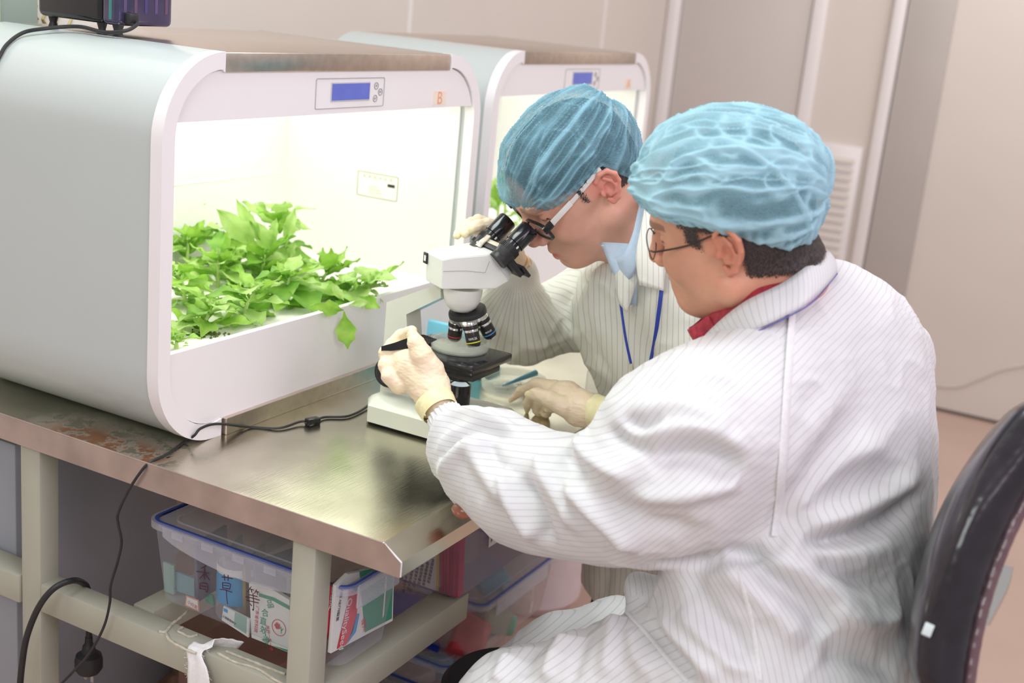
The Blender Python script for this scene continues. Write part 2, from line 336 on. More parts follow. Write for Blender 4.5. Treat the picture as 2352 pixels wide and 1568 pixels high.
# ================================================================ plant growth chambers
CX, CY, CZ = 1.322, 1.268, .80
W_, D_, H_, RO = .884, .467, .600, .126
def arc(cx, cz, r, a0, a1, n=12):
    return [(cx+r*math.cos(math.radians(a0+(a1-a0)*i/n)), cz+r*math.sin(math.radians(a0+(a1-a0)*i/n))) for i in range(n+1)]
glow = mat('grow_light', (1, 1, .95), .4, emis=(1, 1, .90), estr=4.2)
M['orange'] = mat('orange_ink', (.80, .36, .20), .6); M['sticker'] = mat('sticker', (.86, .74, .66), .6)
M['tray'] = mat('tray_white', (.84, .84, .86), .35, var=.01)
M['foam'] = mat('foam_board', (.92, .92, .86), .8, nscale=90, var=.04, bump=.1)
def chamber(label):
    t = thing('growth_chamber', label, 'growth chamber', (CX, CY, CZ))
    ox, oz = CX, CZ; TH = .029
    def side(mirror):
        fx = (lambda p: (W_-p[0], p[1])) if mirror else (lambda p: p)
        endt, endb = .126, .143
        outer = [(endt, H_)] + arc(RO, H_-RO, RO, 90, 180)[1:] + arc(RO, RO-.0, RO, 180, 270)[0:] + [(endb, 0)]
        inner = [(endb, .028)] + arc(RO, RO, RO-TH+.004, 270, 180) + arc(RO, H_-RO, RO-TH+.004, 180, 90) + [(endt, H_-.030)]
        def prism(poly, y0, y1, nm, m, bev=0):
            n = len(poly); a = [(ox+fx(p)[0], y0, oz+p[1]) for p in poly]; b = [(ox+fx(p)[0], y1, oz+p[1]) for p in poly]
            k = n//2; fs = []
            for i in range(n): fs.append((i, (i+1) % n, n+(i+1) % n, n+i))
            for i in range(k-1): j = n-1-i; fs.append((i, i+1, j-1, j)); fs.append((n+i, n+j, n+j-1, n+i+1))
            bm = bmesh.new(); vs = [bm.verts.new(q) for q in a+b]
            for f_ in fs: bm.faces.new([vs[q] for q in f_])
            bmesh.ops.recalc_face_normals(bm, faces=bm.faces)
            me = bpy.data.meshes.new(nm); bm.to_mesh(me); bm.free(); return link_mesh(nm, me, m, t, smooth=40)
        def sub(o_, i_, shrink):
            return [(p[0]+shrink*(RO-p[0])/RO if p[0] < RO else p[0], p[1]) for p in o_]
        outer2 = [(endt, H_)] + arc(RO, H_-RO, RO, 90, 180)[1:] + arc(RO, RO, RO, 180, 270) + [(endb, 0)]
        inner2 = [(endb, .028)] + arc(RO, RO, RO-TH+.004, 270, 180) + arc(RO, H_-RO, RO-TH+.004, 180, 90)[:] + [(endt, H_-.030)]
        L1 = len(outer2); L2 = len(inner2)
        if L1 < L2: outer2 = outer2[:-1] + [outer2[-1]]*(1+L2-L1)
        # pad to the same count
        def resample(P, n):
            P = np.array(P); s = np.r_[0, np.cumsum(np.linalg.norm(np.diff(P, axis=0), axis=1))]; u = np.linspace(0, s[-1], n)
            return list(zip(np.interp(u, s, P[:, 0]), np.interp(u, s, P[:, 1])))
        o_ = resample(outer2, 64); i_ = resample(inner2, 64)
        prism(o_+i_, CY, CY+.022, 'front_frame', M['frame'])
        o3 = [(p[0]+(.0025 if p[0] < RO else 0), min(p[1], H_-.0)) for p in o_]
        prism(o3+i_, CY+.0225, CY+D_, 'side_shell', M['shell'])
    side(False); side(True)
    MB().b2((ox+.127, CY+.001, oz+H_-.030), (ox+W_-.127, CY+D_-.01, oz+H_-.0005), .002).build('top_plate', M['steeltop'], t)
    # header panel with rounded upper corners, set a little back
    hz = oz+.500; r = RO-TH+.002
    poly = [(ox+TH-.004, hz), (ox+W_-TH+.004, hz)] + [(ox+W_-RO+r*math.cos(math.radians(a)), oz+H_-RO+r*math.sin(math.radians(a))) for a in range(0, 91, 9)] + [(ox+RO+r*math.cos(math.radians(a)), oz+H_-RO+r*math.sin(math.radians(a))) for a in range(90, 181, 9)]
    bm = bmesh.new()
    poly = [(p[0], max(p[1], hz)) for p in poly if p[1] > hz-1e-6 or p in poly[:2]]
    a = [bm.verts.new((p[0], CY+.005, p[1])) for p in poly]; b = [bm.verts.new((p[0], CY+.03, p[1])) for p in poly]
    bm.faces.new(a); bm.faces.new(b[::-1])
    for i in range(len(a)): bm.faces.new((a[i], b[i], b[(i+1) % len(a)], a[(i+1) % len(a)]))
    bmesh.ops.recalc_face_normals(bm, faces=bm.faces)
    me = bpy.data.meshes.new('header_panel'); bm.to_mesh(me); bm.free(); link_mesh('header_panel', me, M['frame'], t)
    yf = CY+.005
    q = [(p[0], p[2]) for p in (PY(727, 180, yf), PY(884, 177, yf), PY(879, 243, yf), PY(721, 252, yf))]
    x0, x1 = (q[0][0]+q[3][0])/2, (q[1][0]+q[2][0])/2; z1, z0 = (q[0][1]+q[1][1])/2, (q[2][1]+q[3][1])/2
    cx, cz = (x0+x1)/2, (z0+z1)/2
    dp = MB().ring_prism(rrect(x1-x0, z1-z0, .004), rrect(x1-x0-.0025, z1-z0-.0025, .003), (cx, yf-.0012, cz), (1, 0, 0), (0, 0, 1), (0, .0012, 0)).build('display_panel', mat('bezel', (.45, .45, .46), .4), t)
    q = [(p[0], p[2]) for p in (PY(762, 193, yf), PY(848, 190, yf), PY(846, 226, yf), PY(760, 232, yf))]
    sx0, sx1 = (q[0][0]+q[3][0])/2, (q[1][0]+q[2][0])/2; sz1, sz0 = (q[0][1]+q[1][1])/2, (q[2][1]+q[3][1])/2
    MB().b2((sx0-.002, yf-.0015, sz0-.002), (sx1+.002, yf, sz1+.002)).build('screen_bezel', mat('bezel2', (.55, .55, .56), .4), dp, smooth=None)
    MB().b2((sx0, yf-.002, sz0), (sx1, yf-.001, sz1)).build('screen', M['screen'], dp, smooth=None)
    for px, py, an in ((864, 197, 90), (873, 211, 0), (861, 226, 270)):
        p = PY(px, py, yf); bmm = MB().lathe([(.0062, 0), (.0062, .001), (.0052, .001), (.0052, 0)], (p[0], yf, p[2]), (0, -1, 0), 20, cap=False)
        bb = bmm.build('button', M['line'], dp)
        a_ = math.radians(an); tri = [(p[0]+.003*math.cos(a_+k*2.094), yf-.0006, p[2]+.003*math.sin(a_+k*2.094)) for k in range(3)]
        MB().quad(*tri).build('arrow_mark', M['line'], dp, smooth=None)
    p0, p1 = PY(995, 209, yf), PY(1022, 240, yf)
    st = MB().b2((p0[0], yf-.0008, p1[2]), (p1[0], yf, p0[2])).build('letter_sticker', M['sticker'], t, smooth=None)
    text_obj('letter', 'B', .034, ((p0[0]+p1[0])/2-.0085, yf-.001, (p0[2]+p1[2])/2-.0115), (1, 0, 0), (0, 0, 1), M['orange'], st)
    # interior liner: back, sides, roof with lamps
    yb = CY+D_-.012
    MB().b2((ox+TH, yb, oz+.126), (ox+W_-TH, yb+.01, oz+H_-.04)).build('back_liner', M['liner'], t, smooth=None)
    MB().b2((ox+TH-.005, CY+.03, oz+.126), (ox+TH, yb, oz+.53)).build('side_liner', M['liner'], t, smooth=None)
    MB().b2((ox+W_-TH-.001, CY+.03, oz+.126), (ox+W_-TH+.004, yb, oz+.53)).build('side_liner', M['liner'], t, smooth=None)
    MB().b2((ox+TH, CY+.03, oz+.53), (ox+W_-TH, yb, oz+.54)).build('roof_liner', M['liner'], t, smooth=None)
    for k in range(4):
        y = CY+.07+k*.105
        MB().b2((ox+.08, y, oz+.515), (ox+W_-.08, y+.045, oz+.529), .003).build('lamp_tube', glow, t, smooth=None)
    # tray: front lip, floor, planting board
    lz = oz+.157
    rl = RO-TH+.003
    pl = [(ox+RO-rl, lz)] + [(ox+RO-rl*math.cos(math.radians(a)), oz+RO-rl*math.sin(math.radians(a))) for a in range(0, 91, 9)] + [(ox+W_-RO+rl*math.cos(math.radians(a)), oz+RO-rl*math.sin(math.radians(a))) for a in range(90, -1, -9)] + [(ox+W_-RO+rl, lz)]
    MB().prism(pl, (0, CY+.003, 0), (1, 0, 0), (0, 0, 1), (0, .012, 0), .0012).build('front_lip', M['frame'], t, smooth=None)
    MB().b2((ox+TH, CY+.015, oz+.125), (ox+W_-TH, yb, oz+.138), .001).build('planting_board', M['foam'], t, smooth=None)
    for yy in (1.33, 1.42, 1.51, 1.60):
        pass
    # printed label on the right liner
    a_ = PX(820, 392, ox+W_-TH-.001); b_ = PX(914, 462, ox+W_-TH-.001)
    xl = ox+W_-TH-.001; c0 = PX(867, 427, xl); wy = abs(PX(820, 427, xl)[1]-PX(914, 427, xl)[1]); wz = .052
    lb = MB().ring_prism(rrect(wy, wz, .004), rrect(wy-.003, wz-.003, .003), (xl-.001, c0[1], c0[2]), (0, -1, 0), (0, 0, 1), (.001, 0, 0)).build('instruction_label', mat('label_line', (.42, .44, .28), .6), t)
    MB().b2((xl-.001, c0[1]-wy*.42, c0[2]+.002), (xl, c0[1]-wy*.25, c0[2]+.008)).build('label_mark', M['black'], lb, smooth=None)
    mg = mat('label_grey', (.60, .62, .48), .6)
    gm = MB()
    rnd = random.Random(4)
    for k in range(6): gm.b2((xl-.0008, c0[1]+wy*(.36-.13*k), c0[2]+.014), (xl, c0[1]+wy*(.30-.13*k), c0[2]+.020))
    for k in range(3): gm.b2((xl-.0008, c0[1]+wy*.2, c0[2]-.004-.006*k), (xl, c0[1]-wy*(.02+.05*k), c0[2]-.002-.006*k))
    gm.build('label_print', mg, lb, smooth=None)
    # seam lines on back liner and foot
    MB().b2((ox+TH, yb-.001, oz+.30), (ox+W_-TH, yb, oz+.303)).build('liner_seam', M['tray'], t, smooth=None)
    MB().b2((ox+.145, CY+.012, oz+.0), (ox+W_-.145, CY+D_-.01, oz+.034)).build('plinth', M['steeltop'], t, smooth=None)
    return t
ch1 = chamber('large white rounded plant growth chamber nearest the camera, sticker B, leafy greens inside')
ch2 = copy_tree(ch1); ch2.location = ch1.location + Vector((1.10, .095, -.004)) - Vector((0, 0, 0))
ch2.location.z = CZ
glow2 = mat('grow_light_far', (1, 1, .95), .4, emis=(1, 1, .92), estr=2.6)
for c_ in ch2.children:
    if c_.name.startswith('lamp_tube'): c_.data = c_.data.copy(); c_.data.materials[0] = glow2
ch2['label'] = 'second white growth chamber standing behind the two men, half hidden by the caps'
for c_ in ch2.children:
    for g in c_.children:
        if g.name.startswith('letter'):
            g.data = text_mesh('A', .034, (-.0085+.0, 0, 0), (1, 0, 0), (0, 0, 1)); g.data.materials.clear(); g.data.materials.append(M['orange'])
            st = c_; bb = st.data.vertices; cx_ = sum(v.co.x for v in bb)/len(bb); cz_ = sum(v.co.z for v in bb)/len(bb); y_ = min(v.co.y for v in bb)
            g.data.transform(Matrix.Translation((cx_, y_-.0002, cz_-.0115)))
# ================================================================ microscope
def PP(px, py, p0, n):
    d = ray(px, py); n = np.array(n, float); return CAM + d*(((np.array(p0)-CAM)@n)/(d@n))
M['scope'] = mat('scope_enamel', (.66, .68, .58), .32, nscale=8, var=.015, coat=.3)
M['scopew'] = mat('scope_enamel_white', (.80, .80, .77), .3, nscale=8, var=.015, coat=.3)
M['chrome'] = mat('chrome', (.85, .85, .85), .12, 1, var=.02)
M['cream'] = mat('cream_metal', (.70, .65, .52), .3, .5, var=.05)
M['ink'] = mat('white_ink', (.85, .85, .85), .5)
sm = thing('microscope', 'white binocular microscope with black eyepieces and four objectives', 'microscope', (1.745, 1.04, TZ))
base = [(1.668, 1.128), (1.70, 1.150), (1.79, 1.150), (1.822, 1.128), (1.822, .93), (1.80, .915), (1.69, .915), (1.668, .93)]
b = bmesh.new(); A = []
for z, k in ((TZ+.006, 0), (TZ+.034, .0), (TZ+.040, .006), (TZ+.046, .022)):
    A.append([b.verts.new((1.745+(x-1.745)*(1-k/.08), 1.033+(y-1.033)*(1-k/.118*.8), z)) for x, y in base])
for p, q in zip(A, A[1:]):
    for i in range(8): b.faces.new((p[i], p[(i+1) % 8], q[(i+1) % 8], q[i]))
b.faces.new(A[0][::-1]); b.faces.new(A[-1])
bmesh.ops.bevel(b, geom=[e for e in b.edges if e.calc_face_angle(0) > .3], offset=.0025, segments=2, affect='EDGES')
mm = MB(); mm.bm.free(); mm.bm = b; mm.build('base', M['scope'], sm)
MB().b2((1.682, .93, TZ), (1.808, 1.135, TZ+.007)).build('base_foot', M['black'], sm, smooth=None)
xn = 1.722
def yz(px, py, x=xn): p = PX(px, py, x); return (p[1], p[2])
pr_ = [yz(888, 694), yz(872, 908), yz(945, 918), yz(933, 722), yz(1012, 684), yz(1012, 652), yz(1000, 655)]
MB().prism(pr_, (xn, 0, 0), (0, 1, 0), (0, 0, 1), (.044, 0, 0), .003).build('arm', M['scope'], sm)
ax = np.array([1.745, 1.008, 0])
MB().lathe([(.006, 1.008), (.017, 1.0105), (.025, 1.018), (.030, 1.028), (.0325, 1.040), (.033, 1.050)], ax, (0, 0, 1), 40).build('dome', M['scopew'], sm)
# body head: turned about the dome, wider towards the eyepieces
wv = np.array([.52, .854, 0]); hv = np.array([.854, -.52, 0]); zv = np.array([0, 0, 1.])
c0 = ax - wv*.041 + hv*.0; dpl = hv*.09 - wv*.018; npl = np.cross(dpl, zv)
near = [PP(x, y, c0+zv, npl) for x, y in ((1017, 597), (1050, 591), (1108, 587), (1127, 598), (1168, 646), (1138, 663), (1015, 664))]
def mir(p, s=1.0): t_ = (p-ax)@wv; return p - wv*t_*(1+s)
ang = math.radians(43.6); av = hv*math.cos(ang)+zv*math.sin(ang); pv = np.cross(av, wv); pv = pv/np.linalg.norm(pv)
if pv[2] < 0: pv = -pv
hb = bmesh.new(); allp = []
f0, f1 = near[3], near[4]
for p in near: allp += [p, mir(p)]
fr_ = []
for p in (f0, f1):
    t_ = (p-ax)@wv; q = p - wv*(t_+.040) + av*.017
    fr_ += [q, mir(q)]
for p in allp+fr_: hb.verts.new(V(p))
bmesh.ops.convex_hull(hb, input=hb.verts)
bmesh.ops.delete(hb, geom=[v for v in hb.verts if not v.link_faces], context='VERTS')
bmesh.ops.dissolve_limit(hb, angle_limit=.12, verts=hb.verts, edges=hb.edges)
bmesh.ops.bevel(hb, geom=list(hb.edges), offset=.0012, segments=2, affect='EDGES')
mm = MB(); mm.bm.free(); mm.bm = hb; head = mm.build('viewing_head', M['scopew'], sm, smooth=20)
# engraved seam on the near side
sx = [PP(x, y, c0+zv, npl)-npl/np.linalg.norm(npl)*.0002*np.sign(npl@(-fw))*-1 for x, y in ((1018, 623), (1070, 622), (1114, 626), (1124, 600))]
MB().tube(sx, .0004, 4).build('seam', M['line'], head, smooth=None)
q = [PP(x, y, near[0], hv) for x, y in ((974, 578), (984, 584), (984, 606), (974, 600))]
cc = sum(q)/4
MB().box(cc-hv*.001, (.003, .013, .018), Matrix((V(hv), V(wv), V(zv))).transposed(), .0006).build('power_socket', M['black'], head)
MB().box(cc-hv*.0022-wv*.001, (.002, .006, .009), Matrix((V(hv), V(wv), V(zv))).transposed()).build('socket_label', M['paper'], head, smooth=None)
Rm = Matrix((V(wv), V(pv), V(av))).transposed()
# eyepieces
top_n = PP(1218, 524, ax-wv*.052+zv, wv)
for k in (0, 1):
    tp = top_n + wv*.072*k
    et = MB().lathe([(.0155, -.0005), (.0168, -.003), (.0168, -.037), (.0150, -.038), (.0150, -.044), (.0166, -.045)], tp, av, 32, cap=True).build('eyepiece', M['blackgloss'], sm)
    MB().lathe([(.0125, .0), (.0122, .0003)], tp, av, 24).build('eye_lens', M['blackgloss'], et)
    kb = MB()
    for i in range(36):
        a_ = 2*math.pi*i/36; dd = wv*math.cos(a_)+pv*math.sin(a_)
        kb.box(tp-av*.050+dd*.0172, (.0016, .0012, .009), Matrix((V(dd), V(np.cross(av, dd)), V(av))).transposed())
    kb.lathe([(.0150, -.070), (.0172, -.056), (.0172, -.0445), (.0165, -.044)], tp, av, 36)
    r_ = kb.build('focus_ring', M['black'], et, smooth=30); r_['kind'] = 'stuff'
    MB().box(tp-av*.041-pv*0-wv*.015, (.0006, .003, .005), Matrix((V(wv), V(pv), V(av))).transposed()).build('index_mark', M['ink'], et, smooth=None)
    MB().lathe([(.0165, -.077), (.0165, -.070), (.0145, -.066)], tp, av, 28).build('tube_housing', M['black'], et)
mid = top_n + wv*.036 - av*.083
f = (f0+mir(f0)+f1+mir(f1))/4 + av*.017 - wv*.010
sp_ = MB().box(f+av*.004, (.104, .058, .008), Rm, .001).box(f+av*.011-wv*.01-pv*.006, (.060, .062, .005), Rm, .001).build('slide_plate', M['black'], sm)
MB().box(f+av*.010+pv*.026-wv*.004, (.085, .005, .010), Rm, .0006).build('scale_bar', M['cream'], sp_)
br = MB().box(f+av*.006+pv*.031+wv*.018, (.020, .003, .026), Rm, .0006).build('bracket', M['cream'], sp_)
for s_ in (-1, 1): MB().lathe([(.0022, 0), (.0022, .001), (.0012, .0014)], f-av*.001+pv*.0325+wv*(.018+s_*.005), pv, 12).build('screw', M['chrome'], br)
MB().box(f+av*.016-wv*.030-pv*.034, (.030, .022, .006), Rm, .001).build('plate_tab', M['black'], sp_)
# nosepiece and objectives
h_ = np.array([.90, -.436, 0]); al = math.radians(17)
nn = -zv*math.cos(al)+h_*math.sin(al)
nc = np.array([1.745, 1.008, 1.010]) + h_*.012
npz = MB().lathe([(.010, -.002), (.031, .001), (.032, .004), (.032, .009), (.030, .010)], nc-nn*.002, nn, 48).build('nosepiece', M['black'], sm)
MB().lathe([(.0312, .0085), (.0312, .015), (.028, .016), (.024, .022)], nc-nn*.002, nn, 48).build('nosepiece_ring', M['chrome'], npz)
kdark = mat('objective_black', (.03, .028, .03), .25, .3, var=.1)
down = -zv
perp0 = down - nn*(down@nn); perp0 /= np.linalg.norm(perp0)   # outward is opposite the tilt
p1_ = np.cross(nn, perp0)
bands = {0: (.75, .72, .03), 1: (.05, .35, .75), 2: (.03, .03, .03), 3: (.55, .04, .05)}
for k, az in enumerate((-62, 216, 128, 34)):
    a_ = math.radians(az); outw = perp0*math.cos(a_)+p1_*math.sin(a_)
    d_ = nn*math.cos(al)+outw*math.sin(al); bp_ = nc + nn*.012 + outw*.0190
    ln = 1.0 if k in (0, 1, 2) else .78
    ob = MB().lathe([(q*1.17, h) for q, h in [(.0098, 0), (.0108, .002), (.0108, .007)]], bp_, d_, 28).lathe([(q*1.17, h) for q, h in [(.0103, .013), (.0106, .014), (.0106, .018)]], bp_, d_, 28).build('objective', M['chrome'], sm)
    MB().lathe([(q*1.17, h) for q, h in [(.0110, .0068), (.0112, .0075), (.0112, .0135), (.0108, .014)]], bp_, d_, 28).build('grip_ring', kdark, ob)
    L0 = .018+.020*ln
    MB().lathe([(q*1.17, h) for q, h in [(.0100, .0178), (.0103, .019), (.0103, L0), (.0085, L0+.005), (.006, L0+.0062)]], bp_, d_, 28).build('barrel', kdark, ob)
    MB().lathe([(q*1.17, h) for q, h in [(.01045, L0-.0035), (.01045, L0-.0018)]], bp_, d_, 28, cap=False).build('colour_band', mat('band', bands[k], .4, var=.02), ob)
    MB().lathe([(q*1.17, h) for q, h in [(.0066, L0+.0052), (.0064, L0+.0078), (.003, L0+.0082)]], bp_, d_, 20).build('front_lens', M['chrome'], ob)
    if k < 2:
        side = -fw - d_*((-fw)@d_); side /= np.linalg.norm(side); ux = np.cross(side, d_)*-1
        ux = np.cross(-d_, side); txt = ('10/0.25', '40/0.65')[k]
        me = text_mesh(txt, .0052 if k == 0 else .0042, (0, 0, 0), (1, 0, 0), (0, 1, 0), extr=.0001, align='CENTER')
        for v in me.vertices:
            th = v.co.x/.0122; r_ = .01225+v.co.z
            v.co = V(bp_ + d_*(L0-.0075-v.co.y*1.0) + (side*math.cos(th)+np.cross(-d_, side)*math.sin(th))*r_)
        me.materials.clear(); link_mesh('engraving', me, M['ink'], ob)
# stage, clip, condenser, knobs
s1, s2 = PZ(1085, 849, .940), PZ(1166, 808, .940)
SX0, SY0 = s1[0], s1[1]
stg = MB().b2((SX0, SY0, .926), (SX0+.135, SY0+.165, .940), .004).build('stage', M['blackgloss'], sm)
MB().b2((SX0+.01, SY0+.003, .915), (SX0+.10, SY0+.15, .927), .003).build('stage_frame', M['black'], stg)
MB().box((SX0+.09, SY0+.135, .943), (.05, .008, .005), None, .001).build('specimen_clip', M['black'], stg)
MB().b2((1.732, 1.03, .880), (1.762, 1.10, .925), .003).build('stage_bracket', M['black'], sm)
cn = MB().lathe([(.019, .845), (.0195, .848), (.0195, .884), (.017, .884), (.016, .8815)], (1.748, 1.0, 0), (0, 0, 1), 32, cap=True).build('illuminator', M['blackgloss'], sm)
MB().lathe([(.016, .8815), (.012, .885), (.005, .887)], (1.748, 1.0, 0), (0, 0, 1), 28).build('illuminator_lens', mat('lamp_glass', (.8, .9, .92), .15, coat=.5, emis=(.8, .95, 1), estr=.5), cn)
MB().lathe([(.020, .893), (.020, .915)], (1.748, 1.0, 0), (0, 0, 1), 28).build('condenser', M['black'], sm)
kc = PX(884, 858, 1.700)
MB().lathe([(.020, -.004), (.0255, 0), (.0255, .016), (.0235, .019), (.017, .0195), (.0165, .024), (.014, .026)], (1.722, kc[1], kc[2]), (-1, 0, 0), 36).build('focus_knob', M['black'], sm)
MB().lathe([(.0255, 0), (.0255, .018), (.016, .022)], (1.766, kc[1], kc[2]), (1, 0, 0), 30).build('focus_knob', M['black'], sm)
# ================================================================ glassware on and beside the stage
M['glass'] = clearmat('clear_glass', (.86, .92, .84), .19, .08)
M['agar'] = clearmat('agar', (.80, .84, .62), .40, .15)
def petri(name, label, c, r, h, fill=True):
    t = thing(name, label, 'petri dish', c); x, y, z = c
    MB().lathe([(0.0005, 0), (r*.985, 0), (r, .001), (r, h), (r-.0015, h), (r-.0015, .0018), (.0005, .0018)], c, (0, 0, 1), 56, cap=False).build('dish', M['glass'], t)
    MB().lathe([(r+.0022, h*.35), (r+.0022, h+.0025), (r+.0010, h+.0025), (r+.0010, h*.35)], c, (0, 0, 1), 56, cap=False).build('lid_rim', M['glass'], t)
    if fill: MB().lathe([(0.0005, .002), (r-.002, .002), (r-.002, .006), (.0005, .006)], c, (0, 0, 1), 48, cap=False).build('agar_layer', M['agar'], t)
    return t
pc = PZ(1056, 801, .9405)
p1 = petri('petri_dish', 'clear petri dish with pale agar on the black microscope stage', (pc[0], pc[1], .9405), .047, .015)
MB().lathe([(.0455, .0152), (.047, .0165), (.0455, .0178), (.0005, .0178)], (pc[0], pc[1], .9405), (0, 0, 1), 48, cap=False).build('lid', clearmat('lid_glass', (.93, .95, .92), .10, .1), p1)
pc2 = PZ(1178, 893, TZ)
petri('petri_dish', 'wide clear petri dish on the steel worktop near the relaxed gloved hand', (pc2[0], pc2[1], TZ+.0005), .060, .022, False)
rr_ = random.Random(3); dm = MB()
for k in range(9): dm.sphere((pc2[0]+rr_.uniform(-.03, .03), pc2[1]+rr_.uniform(-.03, .03), TZ+.006), rr_.uniform(.003, .006), 8, 6, (1, 1.4, .5))
tag(dm.build('sample_bits', mat('sample', (.80, .76, .70), .6), origin=(pc2[0], pc2[1], TZ+.003)), 'pale plant sample bits lying in the wide petri dish', 'plant sample', kind='stuff')
a_, b_ = PZ(1153, 886, TZ+.024), PZ(1230, 856, TZ+.030)
tag(MB().tube([a_, a_+(b_-a_)*.5, b_], [.0012, .004, .0062], 16).build('pipette_tip', mat('blue_plastic', (.18, .50, .66), .35, sss=.2, sssr=(.3, .6, 1)), origin=a_), 'blue pipette tip lying across the wide petri dish', 'pipette tip')
bt = PZ(1366, 905, TZ)
t = thing('glass_jar', 'small square glass jar with a round neck beside the older man\'s resting hand', 'jar', (bt[0], bt[1], TZ))
MB().box((bt[0], bt[1], TZ+.026), (.036, .036, .05), Euler((0, 0, .3)).to_matrix(), .006, 3).build('body', M['glass'], t)
MB().lathe([(.010, .050), (.013, .055), (.0145, .058), (.0145, .090), (.0155, .092), (.0135, .092), (.0130, .060)], (bt[0], bt[1], TZ), (0, 0, 1), 32, cap=False).build('neck', M['glass'], t)
# blue tray and low stand behind the stage
q0 = PZ(1045, 880, TZ)
b0 = np.array([2.035, 1.18, TZ])
t = thing('blue_tray', 'light blue plastic tray standing behind the microscope stage', 'tray', b0)
mb_ = mat('light_blue_plastic', (.22, .62, .80), .45, var=.03)
MB().box(b0+np.array([0.0, 0, .047]), (.012, .135, .092), Euler((0, .05, 0)).to_matrix(), .004, 3).build('panel', mb_, t)
MB().box(b0+np.array([0.035, 0, .006]), (.070, .135, .012), None, .004, 3).build('foot', mb_, t)
# ---- little vial with blue cap behind the hand on the head, green leaves of the second chamber do the rest
vp = PY(1137, 484, 1.36)
t = thing('sample_vial', 'small vial with a blue cap in front of the second chamber', 'vial', (vp[0]-.0, 1.36, .955))
MB().lathe([(.018, 0), (.018, vp[2]-.955-.012)], (vp[0], 1.40, .957), (0, 0, 1), 20).build('body', mat('vial_white', (.80, .82, .84), .4), t)
MB().lathe([(.021, 0), (.021, .010)], (vp[0], 1.40, vp[2]-.010), (0, 0, 1), 20).build('cap', mat('cap_blue', (.20, .50, .75), .4), t)
# ================================================================ salad greens in the chambers
def leafmat(name, c1, c2):
    m, nt, N, L, b = NT(name)
    ge = N.new('ShaderNodeTexCoord'); n = N.new('ShaderNodeTexNoise'); n.inputs['Scale'].default_value = 30; n.inputs['Detail'].default_value = 3; L.new(ge.outputs['Object'], n.inputs[0])
    r = N.new('ShaderNodeValToRGB'); r.color_ramp.elements[0].color = (*c1, 1); r.color_ramp.elements[1].color = (*c2, 1); r.color_ramp.elements[0].position = .35; r.color_ramp.elements[1].position = .65; L.new(n.outputs[0], r.inputs[0])
    L.new(r.outputs[0], b.inputs['Base Color']); b.inputs['Roughness'].default_value = .45
    tr = N.new('ShaderNodeBsdfTranslucent'); L.new(r.outputs[0], tr.inputs[0]); mx = N.new('ShaderNodeMixShader'); mx.inputs[0].default_value = .35
    bp = N.new('ShaderNodeBump'); bp.inputs['Strength'].default_value = .4; bp.inputs['Distance'].default_value = .001; n2 = N.new('ShaderNodeTexNoise'); n2.inputs['Scale'].default_value = 260; L.new(ge.outputs['Object'], n2.inputs[0]); L.new(n2.outputs[0], bp.inputs['Height']); L.new(bp.outputs[0], b.inputs['Normal'])
    L.new(b.outputs[0], mx.inputs[1]); L.new(tr.outputs[0], mx.inputs[2]); L.new(mx.outputs[0], N['Material Output'].inputs[0]); return m
LM = [leafmat('leaf_green', (.19, .44, .035), (.38, .64, .10)), leafmat('leaf_light', (.36, .61, .12), (.55, .76, .28)), leafmat('leaf_deep', (.13, .34, .03), (.28, .54, .08))]
M['stem'] = mat('stem', (.50, .68, .22), .5, nscale=60, var=.1, sss=.2, sssr=(.5, 1, .3))
def leaf_mesh(seed, L=.075, Wd=.030, curl=.9):
    R = random.Random(seed); nu, nv = 16, 6; vs = []; fs = []
    ph = R.uniform(0, 6); lob = R.randint(4, 6); cup = R.uniform(.15, .5)
    for i in range(nu+1):
        u = i/nu; x = L*u
        w_ = Wd*(math.sin(math.pi*min(1, .06+u*.94))**.6)*(.30+.70*math.exp(-((u-.58)/.30)**2))*(1+.14*math.sin(u*lob*2*math.pi+ph)*(.4+u*.6)+.10*math.sin(u*17+ph))
        if u < .22: w_ *= .35+.65*u/.22
        if i == nu: w_ = .0008
        bend = curl*u*u*L*.55
        for j in range(nv+1):
            v = j/nv*2-1
            ruf = .0035*math.sin(u*15+ph+v*3)*abs(v)**1.5*min(1, u*4)
            vs.append((x*(1-.15*curl*u*u), v*w_, cup*abs(v)**1.6*w_+ruf-bend-.0012*math.exp(-(v/.15)**2)))
    for i in range(nu):
        for j in range(nv):
            a = i*(nv+1)+j; fs.append((a, a+nv+1, a+nv+2, a+1))
    me = bpy.data.meshes.new('leaf'); me.from_pydata(vs, [], fs)
    for p in me.polygons: p.use_smooth = True
    return me
LEAVES = []
for k in range(12):
    me = leaf_mesh(k, .066+.004*(k % 6), .017+.003*(k % 4), (-.2, .3, .7, 1.0)[k % 4]); me.materials.append(LM[(0, 1, 0, 1, 0, 2)[k % 6]]); LEAVES.append(me)
SMALL = []
for k in range(4):
    me = leaf_mesh(40+k, .026, .010, .6); me.materials.append(LM[(0, 1)[k % 2]]); SMALL.append(me)
